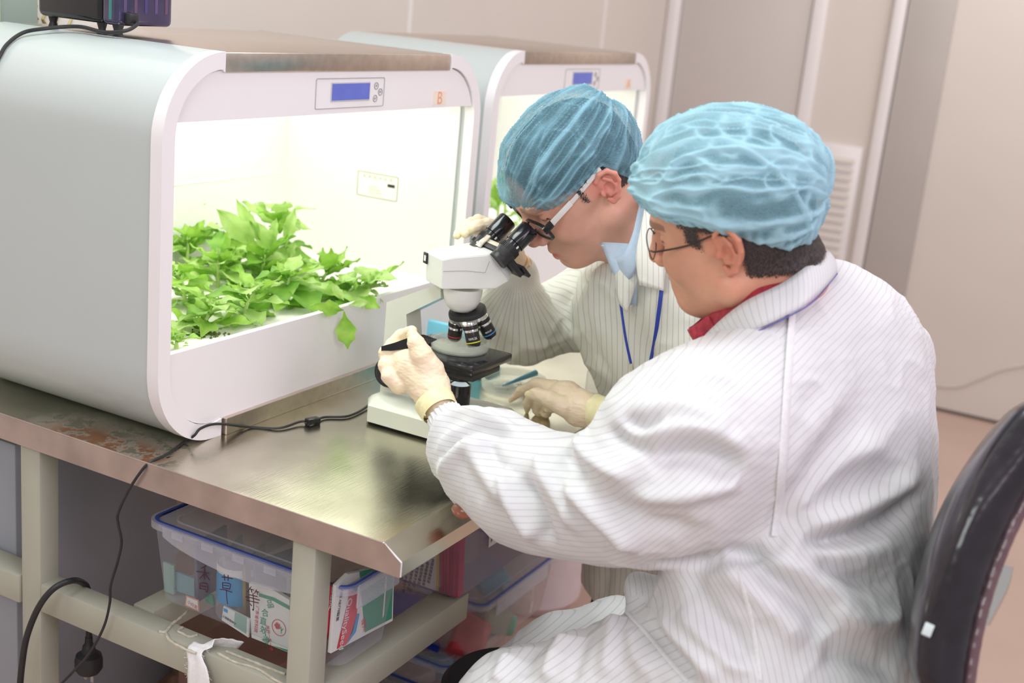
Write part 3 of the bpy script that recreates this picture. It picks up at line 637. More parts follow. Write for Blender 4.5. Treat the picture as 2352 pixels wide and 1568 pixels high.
def plant(base, h, n, seed, lean=(0, 0), spread=1.0, label='', group=None, sc_=1.0):
    R = random.Random(seed); t = thing('leafy_green', label, 'plant', base, group)
    top = V(base)+Vector((lean[0], lean[1], h)); mid = V(base)+Vector((lean[0]*.25, lean[1]*.25, h*.6))
    pts = catmull([V(base)-Vector((0, 0, .004)), mid, top], 6)
    MB().tube(pts, [.0042*(1-.5*i/(len(pts)-1)) for i in range(len(pts))], 8).build('stem', M['stem'], t)
    def put(me, p, yaw, pitch, s, nm='leaf'):
        o = bpy.data.objects.new(nm, me); COL.objects.link(o); o.parent = t
        o.location = p - V(base); o.rotation_euler = Euler((R.uniform(-.4, .4), -pitch, yaw)); o.scale = (s, s*R.uniform(.9, 1.2), s)
    for i in range(n):
        f_ = (i+.5)/n; p = V(pts[int(f_*.99*(len(pts)-1))+0])
        yaw = i*2.4+R.uniform(-.5, .5); pit = R.uniform(-.15, .55)+.55*f_*f_
        put(R.choice(LEAVES), p, yaw, pit, sc_*(1.05-.25*f_)*R.uniform(.8, 1.15)*spread)
    for i in range(5):
        put(R.choice(SMALL), top+Vector((R.uniform(-.006, .006), R.uniform(-.006, .006), R.uniform(-.004, .004))), i*1.3, R.uniform(.3, 1.1), R.uniform(.7, 1.1))
    return t
BZ = CZ+.138
spots = [ # px, py of the base on the board, height, leaves, lean
 (470, 760, .035, 11, (.03, .01), 1.0, 'leafy green leaning right, nearest the glass-side left corner of the tray'),
 (425, 700, .055, 12, (0, .02), 1.0, 'leafy green at the near left behind the white frame'),
 (560, 735, .05, 12, (.02, -.01), 1.0, 'leafy green at the middle of the white front lip'),
 (660, 700, .055, 13, (.0, 0), 1.0, 'leafy green just right of the middle behind the front lip'),
 (500, 660, .060, 13, (0, 0), 1.05, 'leafy green in the second row from the front, left'),
 (600, 650, .055, 13, (.01, 0), 1.05, 'leafy green in the second row from the front, middle'),
 (430, 625, .065, 12, (0, 0), 1.0, 'leafy green against the left frame at mid depth'),
 (625, 625, .115, 14, (.02, .0), 1.15, 'tallest leafy green with an upright shoot at the middle of the chamber'),
 (550, 620, .085, 12, (-.02, .01), 1.1, 'tall pale leafy green left of the tallest shoot'),
 (420, 595, .10, 11, (.0, .0), .9, 'leafy green at the far left of the chamber, rising above the rest'),
 (735, 665, .045, 12, (.02, -.02), 1.0, 'leafy green at the right end of the bed'),
 (790, 690, .04, 13, (.03, -.05), 1.05, 'leafy green spilling over the white lip at the right'),
 (405, 800, .012, 3, (.0, .0), .6, 'tiny leafy sprout at the near left corner of the tray'),
]
for i, (px, py, h, n, ln, s_, lb_) in enumerate(spots):
    p = PZ(px, py, BZ); p[1] = max(p[1], CY+.03)
    plant((p[0], p[1], BZ), h, int(n*1.5), 10+i, ln, 1.0, lb_, 'leafy greens in the near chamber', s_*1.05)
# three hand-placed leaves of the spilling plant and the tall shoot
def hang_leaf(root_px, tip_px, y0, y1, s, mi, par):
    a = PY(*root_px, y0); b = PY(*tip_px, y1); o = bpy.data.objects.new('leaf', LEAVES[mi]); COL.objects.link(o); o.parent = par
    d = V(b)-V(a); Lm = max(v.co.x for v in LEAVES[mi].vertices); k = d.length/Lm
    o.rotation_euler = frame(d.cross(Vector((fw[0], fw[1], fw[2]))).cross(d)*-1 if True else d, d).to_euler(); o.location = V(a)-par.location; o.scale = (k, k*s*.62, k*.8)
pl_ = {o['label']: o for o in bpy.data.objects if o.name.startswith('leafy_green')}
sp1 = pl_[spots[11][-1]]; sp2 = pl_[spots[7][-1]]; sp3 = pl_[spots[8][-1]]
yl = CY-.012
for r_, t_, y0, y1, s_, mi in (((790, 715), (800, 800), yl+.0, yl-.012, 2.3, 4), ((825, 680), (875, 708), yl+.03, yl-.02, 1.7, 0), ((800, 700), (848, 692), yl+.01, yl-.02, 1.1, 1), ((790, 712), (742, 705), yl+.0, yl-.005, .9, 2), ((815, 668), (820, 642), yl+.03, yl+.02, .9, 0), ((790, 690), (765, 655), yl+.03, yl+.03, 1.0, 1)):
    hang_leaf(r_, t_, y0, y1, s_, mi, sp1)
yt = 1.52
for r_, t_, s_, mi in (((655, 570), (674, 482), .9, 1), ((645, 520), (716, 518), .5, 3), ((590, 560), (512, 497), .9, 1), ((600, 555), (560, 505), .7, 3), ((625, 560), (632, 505), .9, 1), ((640, 570), (580, 520), .9, 1), ((662, 600), (675, 555), 1.0, 1)):
    hang_leaf(r_, t_, yt, yt-.02, s_, mi, sp2)
for k in range(4):
    pp = (2.56+.09*k, 1.50+.03*(k % 2), BZ)
    plant(pp, .13, 9, 60+k, (0, 0), 1.1, ('leafy green nearest the left frame of the second chamber', 'leafy green second from the left in the second chamber', 'leafy green third from the left in the second chamber', 'leafy green fourth from the left in the second chamber')[k], 'leafy greens in the second chamber')
moss = MB(); Rm_ = random.Random(5)
for k in range(60):
    p = PZ(470+Rm_.gauss(0, 22), 768+Rm_.gauss(0, 3.5), BZ+.001); moss.sphere(p, Rm_.uniform(.0012, .003), 6, 4)
tag(moss.build('moss_patch', mat('moss', (.10, .14, .03), .9, nscale=80, var=.5), origin=PZ(470, 768, BZ)), 'dark green moss patch on the white planting board', 'moss', kind='stuff')
# ================================================================ device on the first chamber
tz_ = CZ+H_
t = thing('pump_unit', 'dark purple plastic pump unit on black feet on top of the near chamber', 'pump', (1.44, 1.55, tz_))
M['purple'] = mat('smoky_purple', (.035, .028, .07), .15, nscale=12, var=.6, coat=.6)
bx0 = 1.445; cn_ = PX(270, 59, bx0); fz = cn_[2]; by0 = cn_[1]; by1 = PX(84, 32, bx0)[1]; bx1 = PY(398, 64, by0)[0]
MB().b2((bx0, by0+.035, fz), (bx1, by1, fz+.16), .010, 4).build('front_casing', M['blackgloss'], t)
MB().b2((bx0, by0, fz-.0005), (bx1, by0+.036, fz+.16), .009, 4).build('rear_casing', M['purple'], t)
for px, py in ((118, 62), (352, 96), (262, 84), (232, 79)):
    q = PZ(px, py, tz_); q[0] = min(max(q[0], bx0+.006), bx1-.016); q[1] = min(max(q[1], by0+.006), by1-.012)
    MB().lathe([(.0085, -.001), (.0055, (fz-tz_)*.45), (.0085, fz-tz_+.002)], (q[0]+.006, q[1]+.004, tz_), (0, 0, 1), 16).build('foot', M['black'], t)
for k in range(5):
    MB().b2((bx0+.012+k*.022, by0-.0008, fz+.02), (bx0+.018+k*.022, by0+.001, fz+.15)).build('rib', mat('purple_rib', ((.10, .07, .16), (.12, .07, .12), (.07, .05, .16))[k % 3], .3), t, smooth=None)
MB().b2((bx0-.0008, by0+.012, fz+.008), (bx0+.001, by0+.018, fz+.15)).build('rib', mat('teal_rib', (.04, .20, .20), .3), t, smooth=None)
sock = PY(302, 44, by0-.006)
MB().box(sock, (.020, .014, .018), None, .003).build('socket', M['black'], t)
def bvh_objs(obs):
    vs, fs = [], []
    for o in obs:
        k = len(vs); L_ = wloc(o); vs += [v.co+L_ for v in o.data.vertices]; fs += [tuple(i+k for i in p.vertices) for p in o.data.polygons]
    return BVHTree.FromPolygons(vs, fs)
bvc = bvh_objs([o for o in ch1.children if o.name.startswith(('side_shell', 'top_plate', 'front_frame'))])
def onsh(px, py, lift=.004):
    h = bvc.ray_cast(V(CAM), V(ray(px, py)).normalized()); n_ = h[1] if h[1].dot(V(fw)) < 0 else -h[1]; return np.array(h[0]+n_*lift)
cp = [sock+np.array([.004, -.006, -.004]), PY(315, 56, by0-.02), PY(290, 70, by0-.022), PX(240, 74, bx0-.012), onsh(180, 76, .010), onsh(100, 78, .008), onsh(55, 84, .006), onsh(22, 106, .005), onsh(4, 134, .005), onsh(-30, 200, .005), onsh(-70, 330, .005)]
MB().tube(catmull(cp, 8), .0030, 10).build('power_cord', M['black'], t)
# things standing behind the pump, at the top left corner of the photo
bg = PY(40, 40, 1.80)
t = thing('storage_bin', 'grey-green storage bin behind the pump at the top left', 'bin', (bg[0], 1.80, 1.25))
x_l, x_r = PY(-60, 20, 1.80)[0], PY(92, 30, 1.80)[0]
MB().b2((x_l, 1.80, 1.2), (x_r, 1.92, 1.75), .01).build('body', mat('bin_green', (.36, .44, .40), .4, nscale=3), t)
MB().b2((x_l-.01, 1.795, 1.2), (PY(1, 30, 1.795)[0], 1.80, 1.75)).build('edge_strip', mat('edge_green', (.50, .60, .40), .4), t, smooth=None)
t = thing('paper_bag', 'white paper bag printed with tan leaf outlines behind the pump', 'bag', (x_r+.08, 1.84, 1.25))
MB().b2((x_r+.003, 1.84, 1.2), (PY(330, 60, 1.84)[0], 1.90, 1.52), .004).build('body', mat('bag_white', (.72, .68, .64), .6), t)
lm_ = MB()
for px, py in ((78, 30), (98, 44), (128, 50), (158, 56)):
    a_ = PY(px+8, py-18, 1.838); b_ = PY(px, py, 1.838); c_ = PY(px+10, py+14, 1.838)
    lm_.tube([a_, b_, c_], .0022, 5)
o_ = lm_.build('leaf_print', mat('tan_print', (.55, .42, .18), .6), t); o_['kind'] = 'stuff'
# ================================================================ cords and plugs
dcord = [PZ(862, 908, TZ+.010), PZ(842, 934, TZ+.004), PZ(800, 955, TZ+.003), PZ(745, 958, TZ+.003), PZ(718, 967, TZ+.006), PZ(690, 968, TZ+.005), PZ(640, 983, TZ+.003), PZ(570, 980, TZ+.003), PZ(505, 974, TZ+.003), PZ(462, 983, TZ+.004)]
dcord[-1] = PY(462, 983, CY-.006); dcord[-2] = PY(500, 973, CY-.008)
dcord += [PY(446, 1000, CY-.005), PZ(424, 1014, TZ+.003), PZ(385, 1042, TZ+.004), PX(345, 1061, X0+.004), PX(322, 1085, X0-.008), PX(293, 1130, X0-.010), PX(271, 1180, X0-.012), PX(272, 1205, X0-.012), PX(279, 1245, X0-.012), PX(270, 1290, X0-.012), PX(254, 1345, X0-.012), PX(252, 1385, X0-.012), PX(238, 1440, X0-.013), PX(205, 1500, X0-.014), PX(165, 1545, X0-.014), PX(110, 1600, X0-.02)]
t = MB().tube(catmull(dcord, 8), .0022, 8).build('cord', M['black'], sm)
fc = dcord[4]; dd = V(dcord[5]-dcord[3]).normalized()
Rf = frame(dd, (0, 0, 1)); 
MB().box(fc, (.013, .014, .026), Rf, .003).build('ferrite_bead', M['blackgloss'], t)
kc_ = [PX(44, 1600, 1.26), PX(50, 1530, 1.262), PX(62, 1460, 1.265), (PX(90, 1392, 1.27)), PX(125, 1350, 1.285), PX(165, 1333, 1.31), PX(190, 1338, 1.34), PX(202, 1354, 1.362), PX(206, 1400, 1.372), PX(204, 1462, 1.372)]
t = thing('power_cable', 'thick black power cable with a mains plug looped over the lower rail at left', 'cable', kc_[0])
MB().tube(catmull(kc_, 8), .0052, 10).build('cable', M['black'], t)
pg = kc_[-1]
MB().lathe([(.006, 0), (.007, .012), (.010, .016), (.012, .028), (.021, .034), (.023, .042), (.023, .058), (.018, .066)], pg, (0, 0, -1), 24).build('plug', M['black'], t); t = [c for c in t.children if c.name.startswith('plug')][0]
for s_ in (-1, 1): MB().box(pg+np.array([.0, s_*.008, -.074]), (.0015, .006, .018)).build('pin', M['chrome'], t, smooth=None)
# ================================================================ implicit-surface modelling for bodies and cloth
F4 = np.float32
class Field:
    def __init__(s, lo, hi, vox, big=.05):
        s.lo = np.array(lo, float); s.vox = vox; s.n = np.ceil((np.array(hi, float)-s.lo)/vox).astype(int)+1
        s.a = np.full(s.n, big, F4)
    def win(s, lo, hi):
        i0 = np.clip(np.floor((np.array(lo)-s.lo)/s.vox).astype(int), 0, s.n); i1 = np.clip(np.ceil((np.array(hi)-s.lo)/s.vox).astype(int)+1, 0, s.n)
        if (i1 <= i0).any(): return None
        g = [(np.arange(i0[k], i1[k])*s.vox+s.lo[k]).astype(F4) for k in range(3)]
        return tuple(slice(i0[k], i1[k]) for k in range(3)), (g[0][:, None, None], g[1][None, :, None], g[2][None, None, :])
    def _mix(s, sl, d, k, mode):
        a = s.a[sl]
        if mode == 'add':
            if k > 0: h = np.maximum(k-np.abs(a-d), 0)/k; s.a[sl] = np.minimum(a, d)-h*h*k*.25
            else: s.a[sl] = np.minimum(a, d)
        else:
            d = -d
            if k > 0: h = np.maximum(k-np.abs(a-d), 0)/k; s.a[sl] = np.maximum(a, d)+h*h*k*.25
            else: s.a[sl] = np.maximum(a, d)
    def cone(s, a, b, ra, rb, k=.01, mode='add'):
        a, b = np.array(a, float), np.array(b, float); m = max(ra, rb)+k+.012
        wn = s.win(np.minimum(a, b)-m, np.maximum(a, b)+m)
        if wn is None: return s
        sl, (X, Y, Z) = wn; ab = b-a; L2 = float(ab@ab)+1e-12
        x, y, z = X-F4(a[0]), Y-F4(a[1]), Z-F4(a[2])
        t = np.clip((x*F4(ab[0])+y*F4(ab[1])+z*F4(ab[2]))/F4(L2), 0, 1)
        d = np.sqrt((x-t*F4(ab[0]))**2+(y-t*F4(ab[1]))**2+(z-t*F4(ab[2]))**2)-(F4(ra)+t*F4(rb-ra))
        s._mix(sl, d, k, mode); return s
    def chain(s, P, R, k=.01, mode='add'):
        for i in range(len(P)-1): s.cone(P[i], P[i+1], R[i], R[i+1], k, mode)
        return s
    def ell(s, c, r, k=.01, mode='add', rot=None):
        c = np.array(c, float); r = np.array(r, float); m = r.max()+k+.012
        wn = s.win(c-m, c+m)
        if wn is None: return s
        sl, (X, Y, Z) = wn; x, y, z = X-F4(c[0]), Y-F4(c[1]), Z-F4(c[2])
        if rot is not None:
            Q = np.array(rot, float)   # columns = local axes
            x, y, z = [x*F4(Q[0, j])+y*F4(Q[1, j])+z*F4(Q[2, j]) for j in range(3)]
        k0 = np.sqrt((x/F4(r[0]))**2+(y/F4(r[1]))**2+(z/F4(r[2]))**2)
        k1 = np.sqrt((x/F4(r[0]**2))**2+(y/F4(r[1]**2))**2+(z/F4(r[2]**2))**2)+F4(1e-6)
        s._mix(sl, (k0*(k0-1)/k1).astype(F4), k, mode); return s
    def box(s, c, h, rnd, k=.005, mode='add', rot=None):
        c = np.array(c, float); m = np.linalg.norm(h)+k+.012; wn = s.win(c-m, c+m)
        if wn is None: return s
        sl, (X, Y, Z) = wn; x, y, z = X-F4(c[0]), Y-F4(c[1]), Z-F4(c[2])
        if rot is not None:
            Q = np.array(rot, float); x, y, z = [x*F4(Q[0, j])+y*F4(Q[1, j])+z*F4(Q[2, j]) for j in range(3)]
        qx, qy, qz = np.abs(x)-F4(h[0]-rnd), np.abs(y)-F4(h[1]-rnd), np.abs(z)-F4(h[2]-rnd)
        d = np.sqrt(np.maximum(qx, 0)**2+np.maximum(qy, 0)**2+np.maximum(qz, 0)**2)+np.minimum(np.maximum(qx, np.maximum(qy, qz)), 0)-F4(rnd)
        s._mix(sl, d.astype(F4), k, mode); return s
    def plane(s, p, n):
        """cut away everything on the side n points to"""
        n = np.array(n, float); n /= np.linalg.norm(n); sl, (X, Y, Z) = s.win(s.lo, s.lo+s.n*s.vox)
        d = (X-F4(p[0]))*F4(n[0])+(Y-F4(p[1]))*F4(n[1])+(Z-F4(p[2]))*F4(n[2]); s.a[sl] = np.maximum(s.a[sl], d); return s
    def mesh(s):
        a = s.a.copy(); a[0] = a[-1] = .02; a[:, 0] = a[:, -1] = .02; a[:, :, 0] = a[:, :, -1] = .02
        g = vdb.FloatGrid(.02); a = np.clip(a, -.02, .02); g.copyFromArray(a)
        P, T, Q = g.convertToPolygons(isovalue=0.0, adaptivity=0)
        P = np.array(P, float)*s.vox+s.lo; Q = np.array(Q, int)
        q = Q[:min(len(Q), 20000)]; 
        A, B, C_ = P[Q[:, 0]], P[Q[:, 1]], P[Q[:, 2]]
        if (np.cross(B-A, C_-A)*(A-P.mean(0))).sum() < 0: Q = Q[:, ::-1]
        return P, Q
def normals(P, Q):
    n = np.zeros_like(P); fn = np.cross(P[Q[:, 2]]-P[Q[:, 0]], P[Q[:, 3]]-P[Q[:, 1]])
    for j in range(4): np.add.at(n, Q[:, j], fn)
    return n/(np.linalg.norm(n, axis=1)[:, None]+1e-12)
def relax(P, Q, it=2, lam=.5):
    E = np.concatenate([Q[:, [0, 1]], Q[:, [1, 2]], Q[:, [2, 3]], Q[:, [3, 0]]]); 
    for _ in range(it):
        s_ = np.zeros_like(P); c = np.zeros(len(P))
        np.add.at(s_, E[:, 0], P[E[:, 1]]); np.add.at(s_, E[:, 1], P[E[:, 0]]); np.add.at(c, E[:, 0], 1); np.add.at(c, E[:, 1], 1)
        P = P+lam*(s_/np.maximum(c, 1)[:, None]-P)
    return P
def npmesh(name, P, Q, mat_, parent=None, attrs=None, smooth=True, label=None, origin=None):
    me = bpy.data.meshes.new(name); nv, nf = len(P), len(Q)
    me.vertices.add(nv); me.vertices.foreach_set('co', np.ascontiguousarray(P, dtype=F4).ravel())
    me.loops.add(nf*4); me.loops.foreach_set('vertex_index', np.ascontiguousarray(Q, dtype=np.int32).ravel())
    me.polygons.add(nf); me.polygons.foreach_set('loop_start', np.arange(0, nf*4, 4, dtype=np.int32))
    me.polygons.foreach_set('use_smooth', np.ones(nf, bool)); me.update(calc_edges=True); me.validate()
    for k, v in (attrs or {}).items():
        at = me.attributes.new(k, 'FLOAT', 'POINT'); at.data.foreach_set('value', np.ascontiguousarray(v, dtype=F4))
    return link_mesh(name, me, mat_, parent, label, None, origin)
def vnoise(P, sc_, seed=0):
    """smooth value noise in -1..1"""
    rs = np.random.RandomState(seed); T = rs.rand(32, 32, 32)*2-1; p = np.asarray(P)*sc_+rs.rand(3)*31
    i = np.floor(p).astype(int); f_ = p-i; f_ = f_*f_*(3-2*f_); out = 0
    for dx in (0, 1):
        for dy in (0, 1):
            for dz in (0, 1):
                w_ = (f_[:, 0] if dx else 1-f_[:, 0])*(f_[:, 1] if dy else 1-f_[:, 1])*(f_[:, 2] if dz else 1-f_[:, 2])
                out = out+w_*T[(i[:, 0]+dx) % 32, (i[:, 1]+dy) % 32, (i[:, 2]+dz) % 32]
    return out
def seg_dist(P, poly):
    """distance of points to a polyline, parameter 0..1 along it"""
    best = np.full(len(P), 9.); tt = np.zeros(len(P)); n = len(poly)-1
    for i in range(n):
        a, b = poly[i], poly[i+1]; ab = b-a; t = np.clip(((P-a)@ab)/(ab@ab+1e-12), 0, 1)
        d = np.linalg.norm(P-a-t[:, None]*ab, axis=1); m = d < best; best[m] = d[m]; tt[m] = (i+t[m])/n
    return best, tt
def bvh_of(P, Q): return BVHTree.FromPolygons([tuple(p) for p in P], [tuple(map(int, q)) for q in Q])
def cast(bv, px, py, dflt=None):
    r_ = ray(px, py); h = bv.ray_cast(V(CAM), V(r_).normalized())
    if h[0] is None: return None
    return np.array(h[0]), np.array(h[1])
def fold(P, N, bv, px, amp, wid):
    """raise (amp>0) or sink a crease that follows a line lying on the surface"""
    pts = [cast(bv, *q) for q in catmull([(a, b) for a, b in px], 3)] if len(px) > 2 else [cast(bv, *q) for q in px]
    pts = [p[0] for p in pts if p is not None]
    if len(pts) < 2: return P
    pts = np.array(pts); lo, hi = pts.min(0)-wid*3, pts.max(0)+wid*3
    m = np.where(((P > lo) & (P < hi)).all(1))[0]
    if not len(m): return P
    d, t = seg_dist(P[m], pts); w_ = np.exp(-(d/wid)**2)*np.clip(np.minimum(t, 1-t)*5+.15, 0, 1)
    P[m] += N[m]*(amp*w_)[:, None]; return P
def strip_on(bv, px, width, lift, name, mat_, parent, flat=.25, n=6, seg=8):
    pts = []
    for q in catmull(px, n):
        h = cast(bv, *q)
        if h is not None: pts.append(h[0]+h[1]*lift*np.sign(-(h[1]@fw)))
    if len(pts) < 3: return None
    nn_ = cast(bv, *px[len(px)//2])
    up_ = nn_[1] if nn_ is not None else (0, 0, 1)
    return MB().tube(pts, width, seg, flat=flat, up=np.cross(up_, pts[-1]-pts[0])*-1 if False else up_).build(name, mat_, parent)
# ---------------------------------------------------------------- materials of people
def skinmat(name, c, cr, ch=(.03, .018, .015)):
    m, nt, N, L, b = NT(name)
    at = N.new('ShaderNodeAttribute'); at.attribute_name = 'red'; ad = N.new('ShaderNodeAttribute'); ad.attribute_name = 'dark'
    tc = N.new('ShaderNodeTexCoord'); n = N.new('ShaderNodeTexNoise'); n.inputs['Scale'].default_value = 22; n.inputs['Detail'].default_value = 4; L.new(tc.outputs['Object'], n.inputs[0])
    r = N.new('ShaderNodeValToRGB'); r.color_ramp.elements[0].color = (*[x*.86 for x in c], 1); r.color_ramp.elements[1].color = (*[min(1, x*1.08) for x in c], 1); r.color_ramp.elements[0].position = .3; r.color_ramp.elements[1].position = .7; L.new(n.outputs[0], r.inputs[0])
    mx = N.new('ShaderNodeMix'); mx.data_type = 'RGBA'; L.new(at.outputs['Fac'], mx.inputs[0]); L.new(r.outputs[0], mx.inputs[6]); mx.inputs[7].default_value = (*cr, 1)
    m2 = N.new('ShaderNodeMix'); m2.data_type = 'RGBA'; L.new(ad.outputs['Fac'], m2.inputs[0]); L.new(mx.outputs[2], m2.inputs[6]); m2.inputs[7].default_value = (*ch, 1)
    L.new(m2.outputs[2], b.inputs['Base Color']); b.inputs['Roughness'].default_value = .42
    b.inputs['Subsurface Weight'].default_value = .25; b.inputs['Subsurface Radius'].default_value = (1, .35, .2); b.inputs['Subsurface Scale'].default_value = .006
    n2 = N.new('ShaderNodeTexNoise'); n2.inputs['Scale'].default_value = 420; L.new(tc.outputs['Object'], n2.inputs[0])
    bp = N.new('ShaderNodeBump'); bp.inputs['Strength'].default_value = .15; bp.inputs['Distance'].default_value = .0006; L.new(n2.outputs[0], bp.inputs['Height']); L.new(bp.outputs[0], b.inputs['Normal'])
    return m
def coatmat(name, col, line, spacing=.0078, wid=.13, strength=.6):
    m, nt, N, L, b = NT(name)
    at = N.new('ShaderNodeAttribute'); at.attribute_name = 'stripe'
    def M_(op, a, b_=None):
        q = N.new('ShaderNodeMath'); q.operation = op
        for i, v in enumerate((a, b_)):
            if v is None: continue
            if isinstance(v, (int, float)): q.inputs[i].default_value = v
            else: L.new(v, q.inputs[i])
        return q.outputs[0]
    fr = M_('FRACT', M_('DIVIDE', at.outputs['Fac'], spacing)); d = M_('ABSOLUTE', M_('SUBTRACT', fr, .5))
    mr = N.new('ShaderNodeMapRange'); mr.inputs[1].default_value = wid*.5; mr.inputs[2].default_value = wid*.5+.07; mr.inputs[3].default_value = strength; mr.inputs[4].default_value = 0; L.new(d, mr.inputs[0])
    tc = N.new('ShaderNodeTexCoord'); n = N.new('ShaderNodeTexNoise'); n.inputs['Scale'].default_value = 9; L.new(tc.outputs['Object'], n.inputs[0])
    r = N.new('ShaderNodeValToRGB'); r.color_ramp.elements[0].color = (*[x*.97 for x in col], 1); r.color_ramp.elements[1].color = (*col, 1); L.new(n.outputs[0], r.inputs[0])
    mx = N.new('ShaderNodeMix'); mx.data_type = 'RGBA'; L.new(mr.outputs[0], mx.inputs[0]); L.new(r.outputs[0], mx.inputs[6]); mx.inputs[7].default_value = (*line, 1)
    L.new(mx.outputs[2], b.inputs['Base Color']); b.inputs['Roughness'].default_value = .62; b.inputs['Sheen Weight'].default_value = .15
    n2 = N.new('ShaderNodeTexNoise'); n2.inputs['Scale'].default_value = 55; n2.inputs['Detail'].default_value = 5; L.new(tc.outputs['Object'], n2.inputs[0])
    bp = N.new('ShaderNodeBump'); bp.inputs['Strength'].default_value = .25; bp.inputs['Distance'].default_value = .004; L.new(n2.outputs[0], bp.inputs['Height']); L.new(bp.outputs[0], b.inputs['Normal'])
    return m
def glovemat():
    m, nt, N, L, b = NT('latex')
    tc = N.new('ShaderNodeTexCoord'); at = N.new('ShaderNodeAttribute'); at.attribute_name = 'loose'
    mx = N.new('ShaderNodeMix'); mx.data_type = 'RGBA'; L.new(at.outputs['Fac'], mx.inputs[0]); mx.inputs[6].default_value = (.86, .68, .52, 1); mx.inputs[7].default_value = (.88, .80, .50, 1)
    L.new(mx.outputs[2], b.inputs['Base Color']); b.inputs['Roughness'].default_value = .42
    b.inputs['Subsurface Weight'].default_value = .2; b.inputs['Subsurface Radius'].default_value = (1, .6, .3); b.inputs['Subsurface Scale'].default_value = .005
    n2 = N.new('ShaderNodeTexNoise'); n2.inputs['Scale'].default_value = 90; n2.inputs['Detail'].default_value = 4; L.new(tc.outputs['Object'], n2.inputs[0])
    bp = N.new('ShaderNodeBump'); bp.inputs['Strength'].default_value = .35; bp.inputs['Distance'].default_value = .002; L.new(n2.outputs[0], bp.inputs['Height']); L.new(bp.outputs[0], b.inputs['Normal'])
    return m
M['glove'] = glovemat()
M['cuff'] = mat('latex_cuff', (.86, .78, .46), .45, nscale=60, var=.08, bump=.3, sss=.2, sssr=(1, .7, .3))
def capmat(name, thin, thick, a0, a1):
    m, nt, N, L, b = NT(name)
    tc = N.new('ShaderNodeTexCoord'); at = N.new('ShaderNodeAttribute'); at.attribute_name = 'fold'
    mp = N.new('ShaderNodeMapping'); mp.inputs['Scale'].default_value = (1, 1, 3.5); L.new(tc.outputs['Object'], mp.inputs[0])
    n = N.new('ShaderNodeTexNoise'); n.inputs['Scale'].default_value = 260; n.inputs['Detail'].default_value = 3; n.inputs['Distortion'].default_value = 1.5; L.new(mp.outputs[0], n.inputs[0])
    def M_(op, a, b_, c_=None):
        q = N.new('ShaderNodeMath'); q.operation = op; q.use_clamp = False
        for i, v in enumerate((a, b_, c_)):
            if v is None: continue
            if isinstance(v, (int, float)): q.inputs[i].default_value = v
            else: L.new(v, q.inputs[i])
        return q
    f1 = M_('MULTIPLY_ADD', at.outputs['Fac'], a1-a0, a0); f2 = M_('MULTIPLY_ADD', n.outputs[0], .9, -.45); f3 = M_('ADD', f1.outputs[0], f2.outputs[0]); f3.use_clamp = True
    mc = N.new('ShaderNodeMix'); mc.data_type = 'RGBA'; L.new(at.outputs['Fac'], mc.inputs[0]); mc.inputs[6].default_value = (*thin, 1); mc.inputs[7].default_value = (*thick, 1)
    L.new(mc.outputs[2], b.inputs['Base Color']); b.inputs['Roughness'].default_value = .7; b.inputs['Specular IOR Level'].default_value = .2
    tl = N.new('ShaderNodeBsdfTranslucent'); L.new(mc.outputs[2], tl.inputs[0]); m1 = N.new('ShaderNodeMixShader'); m1.inputs[0].default_value = .35; L.new(b.outputs[0], m1.inputs[1]); L.new(tl.outputs[0], m1.inputs[2])
    t = N.new('ShaderNodeBsdfTransparent'); m2 = N.new('ShaderNodeMixShader'); L.new(f3.outputs[0], m2.inputs[0]); L.new(t.outputs[0], m2.inputs[1]); L.new(m1.outputs[0], m2.inputs[2])
    L.new(m2.outputs[0], N['Material Output'].inputs[0]); return m
def hairmat():
    m, nt, N, L, b = NT('black_hair')
    tc = N.new('ShaderNodeTexCoord'); mp = N.new('ShaderNodeMapping'); mp.inputs['Scale'].default_value = (1.2, 1, .22); L.new(tc.outputs['Object'], mp.inputs[0])
    n = N.new('ShaderNodeTexNoise'); n.inputs['Scale'].default_value = 900; n.inputs['Detail'].default_value = 2; L.new(mp.outputs[0], n.inputs[0])
    at = N.new('ShaderNodeAttribute'); at.attribute_name = 'edge'
    r = N.new('ShaderNodeValToRGB'); r.color_ramp.elements[0].color = (.012, .009, .009, 1); r.color_ramp.elements[1].color = (.07, .05, .045, 1); r.color_ramp.elements[0].position = .4; r.color_ramp.elements[1].position = .65; L.new(n.outputs[0], r.inputs[0]); L.new(r.outputs[0], b.inputs['Base Color'])
    b.inputs['Roughness'].default_value = .5
    g = N.new('ShaderNodeMath'); g.operation = 'GREATER_THAN'; mr = N.new('ShaderNodeMapRange'); mr.inputs[1].default_value = 0; mr.inputs[2].default_value = 1; mr.inputs[3].default_value = .28; mr.inputs[4].default_value = .85
    L.new(at.outputs['Fac'], mr.inputs[0]); L.new(mr.outputs[0], g.inputs[0]); L.new(n.outputs[0], g.inputs[1]); L.new(g.outputs[0], b.inputs['Alpha'])
    bp = N.new('ShaderNodeBump'); bp.inputs['Strength'].default_value = .6; bp.inputs['Distance'].default_value = .001; L.new(n.outputs[0], bp.inputs['Height']); L.new(bp.outputs[0], b.inputs['Normal'])
    return m
M['hair'] = hairmat()
